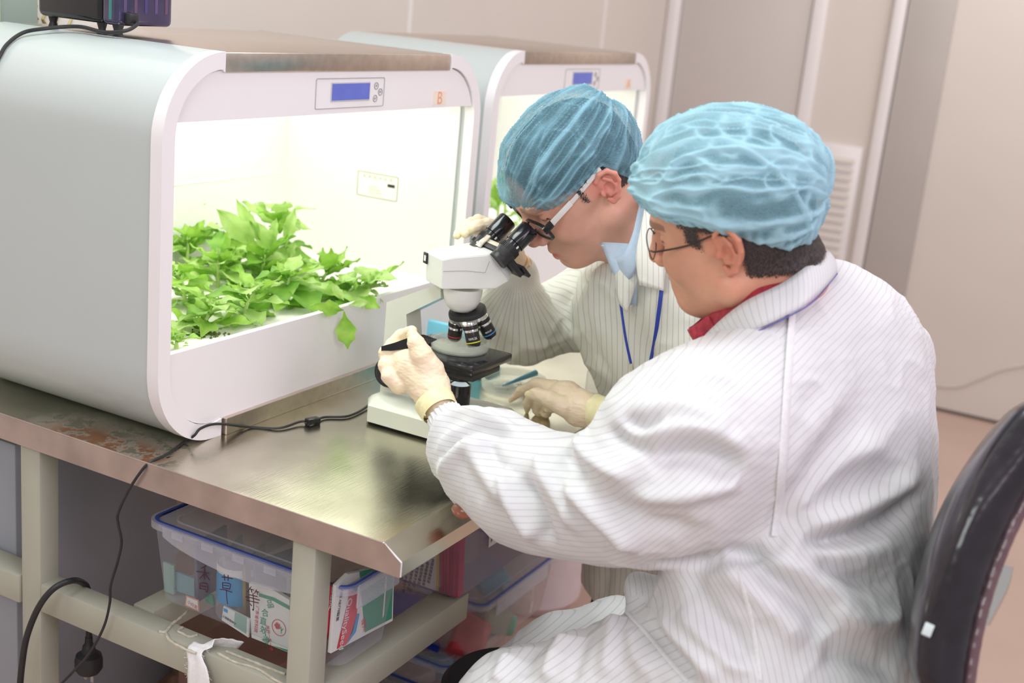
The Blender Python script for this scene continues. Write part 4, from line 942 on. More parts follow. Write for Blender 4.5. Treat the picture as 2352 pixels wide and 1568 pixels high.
# ---------------------------------------------------------------- heads
def head_field(vox, neck_to, neck_r, ear=True, chub=0.0, small=False):
    """head in its own frame: x = face, y = its left, z = up, origin between the ears"""
    f = Field((-.125, -.118, -.205), (.150, .118, .165), vox)
    if small: f.ell((-.002, 0, .036), (.092, .076, .074), 0); f.ell((.034, 0, .034), (.069, .065, .058), .02)
    else: f.ell((-.008, 0, .042), (.097, .077, .080), 0); f.ell((.034, 0, .038), (.069, .065, .060), .02)
    f.ell((.046, 0, -.030), (.052, .058+chub*.4, .068), .03)
    for s_ in (-1, 1):
        f.cone((.012, s_*(.046+chub), -.060), (.074, s_*.018, -.094), .026+chub*.3, .020, .03)
        f.ell((.064, s_*(.034+chub*.4), -.026), (.032, .026, .030), .02)
        f.cone((.000, s_*.062, .005), (.05, s_*.052, .000), .012, .012, .03)
    f.ell((.086, 0, -.098), (.019, .022, .017), .02)
    f.ell((.084, 0, -.066), (.024, .030, .030), .018)
    f.cone((.093, -.030, .029), (.093, .030, .029), .0105, .0105, .016)
    for s_ in (-1, 1):
        f.ell((.104, s_*.031, .010), (.015, .017, .012), .014, 'sub')
        f.ell((.0795, s_*.0315, .010), (.0145, .0175, .0125), .004)
        f.cone((.091, s_*.020, .0085), (.087, s_*.044, .0095), .0016, .0016, .003, 'sub')
    f.chain([(.097, 0, .020), (.106, 0, .0), (.117, 0, -.022)], [.0075, .0090, .0110], .009)
    f.ell((.1195, 0, -.0285), (.0100, .0125, .0095), .006)
    for s_ in (-1, 1):
        f.ell((.108, s_*.0125, -.032), (.0105, .0080, .0085), .005)
        f.ell((.112, s_*.0065, -.0415), (.0050, .0035, .0030), .003, 'sub')
    f.cone((.1045, 0, -.044), (.1075, 0, -.058), .003, .003, .004, 'sub')
    for s_ in (-1, 1):
        f.cone((.1045, 0, -.0625), (.089, s_*.023, -.0695), .0062, .0030, .005)
        f.cone((.1030, 0, -.0765), (.088, s_*.021, -.0715), .0070, .0030, .005)
        f.cone((.1120, 0, -.0697), (.092, s_*.024, -.0703), .0012, .0012, .002, 'sub')
    f.cone((.1035, -.012, -.0865), (.1035, .012, -.0865), .0035, .0035, .007, 'sub')
    f.chain([(-.028, 0, -.02), (-.036, 0, -.085), neck_to], [.060, .056, neck_r], .03)
    f.cone((.035, 0, -.075), np.array(neck_to)+np.array((0 if small else .03, 0, .0)), .034 if small else .040, neck_r*.8, .03)
    if ear:
        es = .86 if small else 1.0
        def ch_(P_, R_, k_): f.chain([(-.008+(x+.008)*es, y_, z*es) for x, y_, z in P_], R_, k_)
        for s_ in (-1, 1):
            hx = [(.007, .076, .008), (.007, .081, .024), (-.003, .086, .034), (-.017, .090, .032), (-.025, .092, .018), (-.024, .090, .002), (-.016, .086, -.014), (-.008, .082, -.026), (.001, .078, -.030), (.006, .076, -.022)]
            f.ell((-.009, s_*.0795, .003), (.0165*es, .0055, .026*es), .006)
            ch_([(x, s_*y, z) for x, y, z in hx], [.0030, .0034, .0036, .0036, .0036, .0034, .0036, .0052, .0050, .0035], .0025)
            ch_([(x, s_*y, z) for x, y, z in [(-.006, .086, .022), (-.013, .0885, .012), (-.014, .088, -.002), (-.009, .085, -.013), (.0, .082, -.014)]], [.0028]*5, .003)
            f.ell((-.004, s_*.091, .001), (.0090*es, .0115, .0125*es), .002, 'sub')
            f.cone((-.004, s_*.083, .024), (-.017, s_*.086, .020), .0018, .0022, .002, 'sub')
            f.ell((.0075, s_*.0815, -.003), (.0035, .0035, .0055), .002)
    return f
def head_attrs(P):
    x, y, z = P[:, 0], P[:, 1], P[:, 2]; ay = np.abs(y)
    g = lambda c, r: np.exp(-(((x-c[0])/r[0])**2+((ay-c[1])/r[1])**2+((z-c[2])/r[2])**2))
    lips = np.clip(g((.105, 0, -.070), (.012, .020, .0085))*1.8-.35, 0, 1)
    ear_ = (ay > .074)*np.exp(-((x+.008)/.03)**4-((z-.003)/.045)**4)
    red = np.clip(lips*.9+ear_*.65+.45*g((.118, 0, -.03), (.02, .02, .02))+.35*g((.07, .045, -.02), (.03, .03, .03))+.15*vnoise(P, 30, 3), 0, 1)
    nx = vnoise(np.stack([x*2, y*3, z*10], 1), 60, 8)
    brow = np.clip(1.6*np.exp(-((z-.030-.004*np.sin(ay*60))/.0052)**4)*(x > .06)*(ay > .012)*(ay < .052)-.3+.35*nx, 0, .55)
    lash = np.exp(-((z-.0088)/.0018)**2)*(ay > .018)*(ay < .048)*(x > .083)
    nost = g((.112, .0065, -.0425), (.006, .004, .003))
    return red, np.clip(brow+.8*lash+.7*nost, 0, 1)
def hair_shell(Rw, o, scl, field_args, keep, parent, thick=.0035, vox=.0022, small=False):
    """hair: the head surface grown outwards and kept only where keep(P)>0 in head space"""
    f = head_field(vox, *field_args, ear=False, small=small); f.a -= F4(thick)
    P, Q = f.mesh(); k = keep(P); m = (k[Q] > 0).all(1); Q = Q[m]
    idx = np.unique(Q); mp = -np.ones(len(P), int); mp[idx] = np.arange(len(idx)); P2 = P[idx]
    n_ = vnoise(P2*np.array([1, 1, .35]), 260, 5)
    P2 = P2*(1+.012*n_[:, None])
    return npmesh('hair', (P2*scl)@Rw.T+o, mp[Q], M['hair'], parent, {'edge': np.clip(k[idx]/.014, 0, 1)})
# ================================================================ the two men: frames
RA = np.array([[-0.0537, -0.935, -0.3505], [0.952, -0.1538, 0.2645], [-0.3012, -0.3195, 0.8984]]); OA = np.array([1.555, .499, 1.263])
RB = np.array([[-0.5067, -0.5708, -0.6461], [0.4612, -0.8126, 0.3563], [-0.7284, -0.1175, 0.675]]); OB = np.array([1.795, .843, 1.258]); OB = OB+(OB-CAM)/1.98*.085; SB = 1.09
def r_(rpx, d): return rpx*d/FPX
def loc(Rw, o, s, p): return (np.array(p)-o)@Rw/s
M['skinA'] = skinmat('skin_older', (.66, .34, .22), (.62, .20, .13))
M['skinB'] = skinmat('skin_younger', (.76, .43, .32), (.74, .22, .18))
nA = PD(1772, 742, 1.66); nB = PD(1482, 578, 2.11)
hands = {}
def hand_field(chains, vox=.0013, k=.006, pad=.02):
    P = np.array([PD(*q[:3]) for c in chains for q in c]); f = Field(P.min(0)-.055, P.max(0)+.055, vox)
    return f
def build_hand(name, palm, fingers, parent, cuffpx=None, label=None):
    f = hand_field([palm]+fingers)
    def ch(c, k): f.chain([PD(*q[:3]) for q in c], [r_(q[3], q[2]) for q in c], k)
    ch(palm, .012)
    for c in fingers: ch(c, .0045)
    P, Q = f.mesh(); N_ = normals(P, Q)
    wr = PD(*palm[0][:3]); d = np.linalg.norm(P-wr, axis=1)
    P = P+N_*(.0006*vnoise(P, 110, 2)+.0005*vnoise(P*np.array([1, 1, 2.5]), 170, 4))[:, None]
    tips = np.array([PD(*c[-1][:3]) for c in fingers]); dt = np.min(np.linalg.norm(P[:, None, :]-tips[None], axis=2), axis=1)
    loose = np.clip(.25+.25*vnoise(P, 60, 9)+.75*np.exp(-(dt/.010)**2)+.6*np.exp(-(d/.018)**2), 0, 1)
    o = npmesh(name, P, Q, M['glove'], parent, {'loose': loose}, label=label)
    return o
def skin_hand(chains, shrink=.0022):
    f = hand_field(chains, .0028)
    for i, c in enumerate(chains):
        f.chain([PD(*q[:3]) for q in c], [max(.003, r_(q[3], q[2])-shrink) for q in c], .012 if i == 0 else .004)
    return f.mesh()
def cuff_roll(name, c0, c1, wpx0, thick, parent, k=1.0, n=48):
    """rolled rim of a glove around the wrist: from centre c0 towards c1"""
    a, b = PD(*c0), PD(*c1); ax_ = (b-a)/np.linalg.norm(b-a); Fm = frame(ax_, UP); r0 = r_(wpx0, c0[2]); mb_ = MB(); rnd = random.Random(1)
    prof = [(r0*.97, -.006), (r0*1.02, -.002), (r0*1.05, .004), (r0*1.06, .009), (r0*1.10, .0115), (r0*1.08, .014), (r0*1.0, .0135), (r0*.96, .006)]
    prof = [(q, h*k) for q, h in prof]
    mb_.lathe(prof, a, ax_, n, cap=False)
    for v in mb_.bm.verts:
        d_ = (v.co-V(a)); v.co += d_*.03*math.sin(d_.x*300+d_.y*220)
    return mb_.build(name, M['cuff'], parent, smooth=60)
# ================================================================ older man
A_ = thing('person', 'seated man in a striped white cleanroom coat and pale blue cap, holding black tweezers', 'person', (1.45, .35, .40))
hA = dict(
 palm=[(1012, 938, 1.885, 36), (985, 885, 1.91, 44), (955, 845, 1.925, 50), (930, 825, 1.94, 40)],
 fingers=[
  [(985, 850, 1.905, 36), (968, 815, 1.895, 25), (956, 788, 1.895, 19), (948, 770, 1.90, 14)],
  [(925, 822, 1.94, 26), (903, 795, 1.955, 19), (922, 772, 1.955, 16), (946, 760, 1.935, 13)],
  [(912, 840, 1.93, 25), (888, 812, 1.94, 18), (905, 796, 1.965, 15), (930, 796, 1.965, 12)],
  [(912, 858, 1.925, 25), (886, 838, 1.925, 17), (892, 818, 1.95, 14), (915, 815, 1.965, 12)],
  [(918, 882, 1.915, 24), (893, 865, 1.91, 16), (886, 845, 1.93, 13), (900, 832, 1.955, 11)]])
hA2 = dict(
 palm=[(1375, 950, 2.12, 33), (1335, 938, 2.14, 40), (1300, 915, 2.17, 38), (1275, 902, 2.19, 28)],
 fingers=[
  [(1300, 935, 2.13, 24), (1262, 915, 2.13, 18), (1232, 905, 2.145, 15), (1212, 905, 2.15, 8)],
  [(1275, 893, 2.19, 20), (1232, 882, 2.215, 15), (1198, 897, 2.245, 12), (1172, 920, 2.265, 5)],
  [(1268, 905, 2.195, 18), (1226, 905, 2.225, 14), (1212, 925, 2.245, 12), (1210, 945, 2.255, 5)],
  [(1270, 918, 2.19, 18), (1242, 922, 2.225, 14), (1235, 940, 2.245, 12), (1240, 959, 2.255, 5)],
  [(1285, 930, 2.17, 17), (1262, 935, 2.21, 13), (1254, 948, 2.235, 11), (1252, 958, 2.250, 6)]])
# skin: head and neck finely, the body inside the clothes coarsely, joined in one mesh
def person_body(parent, Rw, o, s, neckw, neck_r, mat_, handsets, coarse, chub, small=False):
    nt_ = loc(Rw, o, s, neckw); f = head_field(.0016, nt_, neck_r, chub=chub, small=small)
    P, Q = f.mesh(); red, dark = head_attrs(P); P = (P*s)@Rw.T+o
    parts = [(P, Q, red, dark)]
    for hs in handsets:
        p_, q_ = skin_hand([hs['palm']]+hs['fingers']); parts.append((p_, q_, np.full(len(p_), .1), np.zeros(len(p_))))
    lo = np.min([np.array(c[0])-c[1]*1.3 for c in coarse], 0)-.05; hi = np.max([np.array(c[0])+c[1]*1.3 for c in coarse], 0)+.05
    f = Field(lo, hi, .009)
    for c in coarse:
        if len(c) == 4: f.cone(c[0], c[2], c[1], c[3], .04)
        else: f.ell(c[0], (c[1], c[1]*.8, c[1]*1.2), .04)
    p_, q_ = f.mesh(); parts.append((p_, q_, np.zeros(len(p_)), np.zeros(len(p_))))
    off = 0; PP_, QQ = [], []
    for p in parts: PP_.append(p[0]); QQ.append(p[1]+off); off += len(p[0])
    return npmesh('body', np.concatenate(PP_), np.concatenate(QQ), mat_, parent, {'red': np.concatenate([p[2] for p in parts]), 'dark': np.concatenate([p[3] for p in parts])})
LS, RS = PD(1745, 880, 1.60), PD(2040, 800, 1.86)
elbL, wrL = PD(1375, 1130, 1.68), PD(1012, 935, 1.885)
elbR, wrR = PD(1690, 1010, 1.98), PD(1375, 950, 2.12)
spine = [PD(1860, 900, 1.74), PD(1840, 1200, 1.71), PD(1850, 1450, 1.69)]
person_body(A_, RA, OA, 1.0, nA, .048, M['skinA'], [hA, hA2], [
 (spine[0], .10, spine[1], .11), (spine[1], .11, spine[2], .12), (LS, .045, elbL, .036), (elbL, .036, wrL, .024), (RS, .045, elbR, .036), (elbR, .036, wrR, .024), (LS, .05, RS, .05), (nA, .036, spine[0], .08),
 (PD(1820, 1560, 1.66), .09, PD(1180, 1620, 1.76), .06), (PD(1850, 1500, 1.82), .09, PD(1300, 1530, 1.98), .05)], .010)
# hair of the older man: nape and temples below the cap, thin on top
def keepA(P):
    x, y, z = P[:, 0], P[:, 1], P[:, 2]; ay = np.abs(y)
    back = np.minimum(z-(-.050+.22*(x+.02)), -.012-x)       # nape
    side = np.minimum(z-(.016+.25*np.clip(x+.01, 0, 1)), .060-x)
    sb = np.minimum(np.minimum(x-.022, .052-x), np.minimum(z-(-.004+(x-.02)*.6), .08-z))*(ay > .05)
    return np.maximum(np.maximum(back, side), sb)
hair_shell(RA, OA, 1.0, (loc(RA, OA, 1, nA), .048), keepA, A_)
# gloves
gA = build_hand('glove', hA['palm'], hA['fingers'], A_); cuff_roll('cuff', (1008, 940, 1.880), (985, 900, 1.905), 43, .003, gA, 1.25)
gA2 = build_hand('glove', hA2['palm'], hA2['fingers'], A_); cuff_roll('cuff', (1392, 950, 2.108), (1350, 942, 2.13), 37, .003, gA2, 1.7)
# ---- coat of the older man
M['coatA'] = coatmat('striped_coat', (.70, .70, .715), (.33, .35, .37), .0078, .08, .42)
M['coatB'] = coatmat('striped_coat_far', (.74, .74, .67), (.36, .36, .34), .0085, .10, .5)
lA = np.array([-.93, .36, 0]); lA /= np.linalg.norm(lA); fA = np.array([-lA[1]*-1, 0, 0]); fA = np.cross(lA, [0, 0, 1.])*1.0
QA = np.stack([lA, fA, [0, 0, 1.]], 1)
f = Field((1.0, -.10, .50), (2.15, 1.12, 1.36), .0045)
def E(px, py, d, r, k=.05, Qm=QA): f.ell(PD(px, py, d), r, k, 'add', Qm)
E(1868, 950, 1.74, (.195, .135, .21)); E(1860, 1150, 1.73, (.200, .148, .22)); E(1815, 1380, 1.70, (.198, .160, .20)); E(1815, 1530, 1.68, (.205, .172, .14))
f.cone(PD(1780, 850, 1.60), PD(2000, 800, 1.84), .072, .070, .05)
f.cone(PD(1850, 735, 1.70), PD(1870, 830, 1.74), .066, .11, .05)
def CH(c, k=.03): f.chain([PD(*q[:3]) for q in c], [r_(q[3], q[2]) for q in c], k)
# near sleeve
CH([(1740, 930, 1.62, 165), (1650, 985, 1.60, 195), (1560, 1050, 1.61, 205), (1480, 1120, 1.63, 158), (1395, 1150, 1.66, 126), (1305, 1143, 1.70, 122), (1220, 1120, 1.745, 126), (1130, 1062, 1.80, 110), (1068, 1030, 1.84, 84)], .04)
CH([(1050, 1015, 1.852, 74), (1034, 980, 1.866, 46), (1026, 966, 1.872, 38)], .018)
# far sleeve
CH([(2040, 830, 1.86, 100), (1860, 920, 1.94, 95), (1690, 985, 2.0, 90), (1560, 970, 2.05, 78), (1475, 945, 2.09, 56), (1432, 942, 2.105, 44), (1412, 946, 2.112, 34)], .03)
# skirt of the coat and trousers over the thighs
CH([(1810, 1590, 1.64, 190), (1600, 1590, 1.67, 160), (1400, 1600, 1.71, 150), (1200, 1640, 1.76, 135), (1130, 1680, 1.78, 120)], .05)
CH([(1830, 1520, 1.82, 150), (1600, 1500, 1.88, 110), (1420, 1480, 1.93, 88), (1280, 1500, 1.98, 72), (1180, 1545, 2.0, 66)], .05)
CH([(1560, 1440, 1.72, 70), (1500, 1390, 1.74, 55), (1468, 1350, 1.75, 38)], .02)
P, Q = f.mesh(); P = relax(P, Q, 2); 
pa, _ = proj(P)
N_ = normals(P, Q); bv = bvh_of(P, Q)
P0 = P.copy()
FA = [([(1480, 1062), (1560, 1045), (1640, 1055), (1700, 1088)], -.016, .020), ([(1440, 1135), (1540, 1140), (1640, 1120), (1705, 1100)], .010, .014),
 ([(1470, 1005), (1560, 985), (1650, 1000), (1720, 1050)], .008, .016), ([(1300, 1105), (1350, 1160), (1410, 1215), (1465, 1262)], .011, .014), ([(1370, 1120), (1430, 1170), (1510, 1205), (1600, 1215)], -.008, .018),
 ([(1150, 1070), (1175, 1140), (1208, 1200), (1238, 1232)], .013, .013), ([(1196, 1090), (1226, 1150), (1248, 1205), (1262, 1250)], -.012, .012), ([(1236, 1040), (1250, 1090), (1290, 1150), (1340, 1230)], .010, .014),
 ([(1085, 1000), (1100, 1060), (1140, 1120), (1170, 1150)], .009, .014), ([(1118, 1010), (1140, 1060), (1180, 1110)], -.008, .012), ([(985, 1010), (1030, 965), (1090, 952), (1150, 975), (1190, 990)], .009, .012), ([(1000, 1060), (1050, 1000), (1110, 985), (1180, 1008)], -.009, .010),
 ([(1010, 1090), (1060, 1035), (1130, 1025)], .008, .012), ([(1330, 1000), (1350, 1040), (1400, 1075), (1470, 1100)], .010, .014), ([(1290, 1030), (1310, 1070), (1350, 1110)], -.009, .012),
 ([(1390, 985), (1440, 1020), (1500, 1040)], -.010, .012), ([(1430, 960), (1480, 975), (1530, 970)], -.008, .010), ([(1440, 935), (1520, 930), (1600, 940), (1680, 985)], .006, .016),
 ([(1810, 1190), (1870, 1110), (1940, 1050), (2040, 1010)], .010, .020), ([(1800, 1130), (1830, 1040), (1880, 960), (1950, 900)], .006, .022), ([(1830, 1215), (1930, 1190), (2030, 1140), (2110, 1080)], .012, .018), ([(1840, 1240), (1940, 1225), (2040, 1190), (2120, 1130)], -.014, .016),
 ([(1790, 1240), (1850, 1255), (1960, 1270), (2080, 1250)], .006, .02), ([(1640, 1290), (1720, 1350), (1790, 1420), (1850, 1480)], .010, .018), ([(1700, 1285), (1790, 1340), (1860, 1400), (1900, 1460)], -.010, .014), ([(1740, 1280), (1840, 1310), (1930, 1370), (1990, 1450)], .009, .018),
 ([(1860, 1300), (1950, 1330), (2050, 1350)], -.009, .016), ([(1580, 1300), (1620, 1380), (1680, 1460), (1720, 1540)], -.008, .018), ([(1900, 1400), (1990, 1430), (2080, 1420)], .008, .018), ([(1880, 1500), (1970, 1520), (2060, 1540)], -.008, .018),
 ([(1780, 1270), (1700, 1278), (1600, 1292), (1500, 1296)], -.016, .012),
 ([(1250, 1470), (1220, 1510), (1200, 1560)], -.007, .014), ([(1300, 1450), (1270, 1510), (1250, 1568)], .007, .013), ([(1350, 1430), (1330, 1500), (1310, 1568)], -.007, .014), ([(1410, 1410), (1400, 1480), (1390, 1560)], .007, .014), ([(1480, 1420), (1540, 1500), (1600, 1566)], -.012, .014), ([(1510, 1410), (1580, 1490), (1650, 1566)], .010, .014),
 ([(1170, 1500), (1150, 1540), (1140, 1568)], .006, .012), ([(1450, 1440), (1460, 1500), (1490, 1560)], .006, .014), ([(1560, 1400), (1640, 1480), (1720, 1550)], .008, .014)]
for px_, am, wd_ in FA: P = fold(P, N_, bv, px_, am*1.5, wd_*.9)
wr_ = vnoise(P0@np.array([[1, .2, 0], [.2, 1, 0], [0, .3, 1.]]), 16, 21)*.0030+(1-np.abs(vnoise(P0*np.array([1.3, 1, .8]), 22, 12)))**3*.0032+(1-np.abs(vnoise(P0*np.array([.8, 1, 1.3]), 42, 31)))**3*.0008
cufm = np.exp(-(np.linalg.norm(P0-PD(1020, 955, 1.875), axis=1)/.035)**2)
P = P+N_*(wr_-.002)[:, None]
def stripe_dir(deg): a = math.radians(deg); return -math.sin(a)*RT+math.cos(a)*UP      # lines rise deg from the horizontal
def blend_stripes(P0, pts):
    """pts: (world pivot, line angle, reach) -> smooth scalar field whose level lines are the pinstripes"""
    W, S = 0, 0; base_ = sum(np.array(p[0]) for p in pts)/len(pts)
    for c, a, rch in pts:
        w_ = np.exp(-(np.linalg.norm(P0-c, axis=1)/rch)**2)+1e-9; n_ = stripe_dir(a); W = W+w_; S = S+w_*((P0-c)@n_)
    return S/W
iss = np.zeros(len(P0), bool)
sA = PD(1800, 950, 1.60)
st_torso = (P0-spine[1])@stripe_dir(92)+.010*vnoise(P0, 6, 4); st_back = (P0-spine[0])@stripe_dir(40)+.006*vnoise(P0, 7, 5)
wt = 1/(1+np.exp(-((P0[:, 2]-.02*vnoise(P0, 5, 7))-PD(1950, 1190, 1.6)[2])/.035))
st = st_torso*(1-wt)+st_back*wt
dA, _ = seg_dist(P0, np.array([PD(1650, 985, 1.60), PD(1470, 1110, 1.63), PD(1300, 1140, 1.70), PD(1130, 1055, 1.80), PD(1020, 955, 1.875)]))
seamx = (pa[:, 0] < 1822-(pa[:, 1]-715)*.081)
arm = (dA < .145) & seamx & (pa[:, 1] < 1296) & (P0@fw < PD(1600, 1000, 1.85)@fw)
st_arm = (P0-PD(1300, 1140, 1.66))@stripe_dir(-4)+.008*vnoise(P0, 9, 6); ws = 1/(1+np.exp(-((P0-PD(1400, 1100, 1.64))@RT)/.035))
st_arm = st_arm*(1-ws)+((P0-PD(1400, 1100, 1.6))@stripe_dir(36))*ws
leg = (pa[:, 0] < 1560-(1500-pa[:, 1])*.6) & (pa[:, 1] > 1370)
st = np.where(arm, st_arm, st); st = np.where(leg, (P0-PD(1400, 1500, 1.65))@stripe_dir(38), st)
st = st+np.einsum('ij,j->i', P-P0, UP)*.8
coatA = npmesh('lab_coat', P, Q, M['coatA'], A_, {'stripe': st})
bvA = bvh_of(P, Q)
M['welt'] = mat('coat_welt', (.76, .76, .77), .6, nscale=200, var=.06, bump=.3)
strip_on(bvA, [(1822, 720), (1812, 850), (1803, 980), (1795, 1100), (1782, 1232)], .0068, .0004, 'armhole_seam', M['welt'], coatA)
strip_on(bvA, [(1690, 1300), (1720, 1400), (1735, 1480), (1745, 1562)], .0035, .0003, 'side_seam', M['welt'], coatA)
strip_on(bvA, [(1440, 1405), (1490, 1460), (1540, 1520), (1580, 1566)], .0035, .0006, 'hem', M['welt'], coatA)
# patch at the elbow fold
# gathered cuff
def gathered(name, c0, c1, rpx, parent, mat_, n=22):
    a, b = PD(*c0), PD(*c1); ax_ = b-a; L_ = np.linalg.norm(ax_); ax_ /= L_; Fm = np.array(frame(ax_, UP)); r0 = r_(rpx, c0[2]); seg = n*6; vs, fs = [], []
    for j in range(9):
        t = j/8
        for i in range(seg):
            th = 2*math.pi*i/seg; rr = r0*(1+.10*math.sin(n*th+math.sin(th*3))*(.5+.5*math.sin(math.pi*min(1, t+.2)))+.12*(1-t))
            vs.append(a+ax_*L_*t+Fm@np.array([rr*math.cos(th), rr*math.sin(th), 0]))
    for j in range(8):
        for i in range(seg): fs.append((j*seg+i, j*seg+(i+1) % seg, (j+1)*seg+(i+1) % seg, (j+1)*seg+i))
    return npmesh(name, np.array(vs), np.array(fs), mat_, parent, {'stripe': np.zeros(len(vs))})
gathered('cuff', (1040, 985, 1.862), (1019, 952, 1.878), 42, coatA, M['coatA'])
gathered('cuff', (1430, 944, 2.10), (1404, 948, 2.11), 42, coatA, M['coatA'])

for kx, ky, kd in ((1165, 1630, 1.77), (1215, 1560, 1.98)):
    k_ = PD(kx, ky, kd); f_ = np.array([k_[0]+.02, k_[1]+.03, .10]); tr = k_+(f_-k_)*.5
    MB().tube(catmull([k_+np.array([0, -.03, .0]), k_+np.array([0, 0, -.05]), tr, f_], 5), [.070]*5+[.062]*6+[.055]*5, 16).build('trouser_leg', M['coatA'], A_)
    MB().sphere((f_[0], f_[1]+.05, .048), .045, 18, 10, (1, 2.6, 1)).build('shoe', M['black'], A_)
# ---------------------------------------------------------------- collars, caps, glasses
def loop_band(name, U_, L_, mat_, parent, bulge=.004, thick=.0018, n=10, rows=5, stripe=None, skip=None, closed=True):
    U_ = catmull([PD(*p) for p in U_], n, closed); L_ = catmull([PD(*p) for p in L_], n, closed); c = U_.mean(0); m = len(U_); vs, fs, st = [], [], []
    acc = np.r_[0, np.cumsum(np.linalg.norm(np.diff(L_, axis=0), axis=1))]
    for j in range(rows+1):
        t = j/rows
        for i in range(m):
            p = U_[i]*(1-t)+L_[i]*t; o_ = p-c; o_ /= np.linalg.norm(o_)+1e-9; vs.append(p+o_*bulge*math.sin(math.pi*t)); st.append(acc[i]*1.0)
    for j in range(rows):
        for i in range(m if closed else m-1): k = (i+1) % m; fs.append((j*m+i, j*m+k, (j+1)*m+k, (j+1)*m+i))
    o = npmesh(name, np.array(vs), np.array(fs), mat_, parent, {'stripe': np.array(st)}); solidify(o, thick); return o
M['redshirt'] = mat('red_shirt', (.36, .025, .045), .6, nscale=120, var=.35, bump=.3)
M['blueshirt'] = mat('blue_shirt', (.50, .62, .76), .6, nscale=100, var=.04, bump=.2)
loop_band('shirt_collar', [(1585, 752, 1.675), (1628, 724, 1.640), (1706, 670, 1.595), (1790, 628, 1.585), (1850, 592, 1.60), (1889, 562, 1.660), (1840, 560, 1.74), (1740, 630, 1.76)],
          [(1606, 785, 1.668), (1640, 752, 1.630), (1715, 704, 1.583), (1800, 660, 1.572), (1860, 616, 1.588), (1898, 588, 1.655), (1850, 590, 1.75), (1750, 670, 1.77)], M['redshirt'], A_, .001)
tipv = [PD(*p) for p in ((1583, 752, 1.670), (1606, 786, 1.660), (1642, 752, 1.626), (1628, 726, 1.634))]
o = raw('shirt_collar_point', tipv, [(0, 1, 2, 3)], M['redshirt'], A_); solidify(o, .002)
ca_ = loop_band('coat_collar', [(1608, 790, 1.664), (1642, 748, 1.622), (1710, 694, 1.576), (1798, 650, 1.563), (1860, 606, 1.580), (1900, 576, 1.650), (1850, 600, 1.77), (1750, 680, 1.79)],
          [(1640, 806, 1.650), (1685, 786, 1.600), (1735, 758, 1.560), (1800, 727, 1.543), (1866, 688, 1.552), (1921, 624, 1.635), (1880, 640, 1.80), (1770, 720, 1.81)], M['coatA'], coatA, .004, .0025)
lowc = catmull([PD(*p) for p in [(1737, 762, 1.557), (1802, 731, 1.540), (1868, 692, 1.549), (1923, 628, 1.632)]], 8)
MB().tube(lowc, .0010, 6).build('piping', mat('blue_piping', (.12, .12, .42), .6), ca_)
def edge_fn(tab): xs, zs = zip(*tab); return lambda x: np.interp(x, xs, zs)
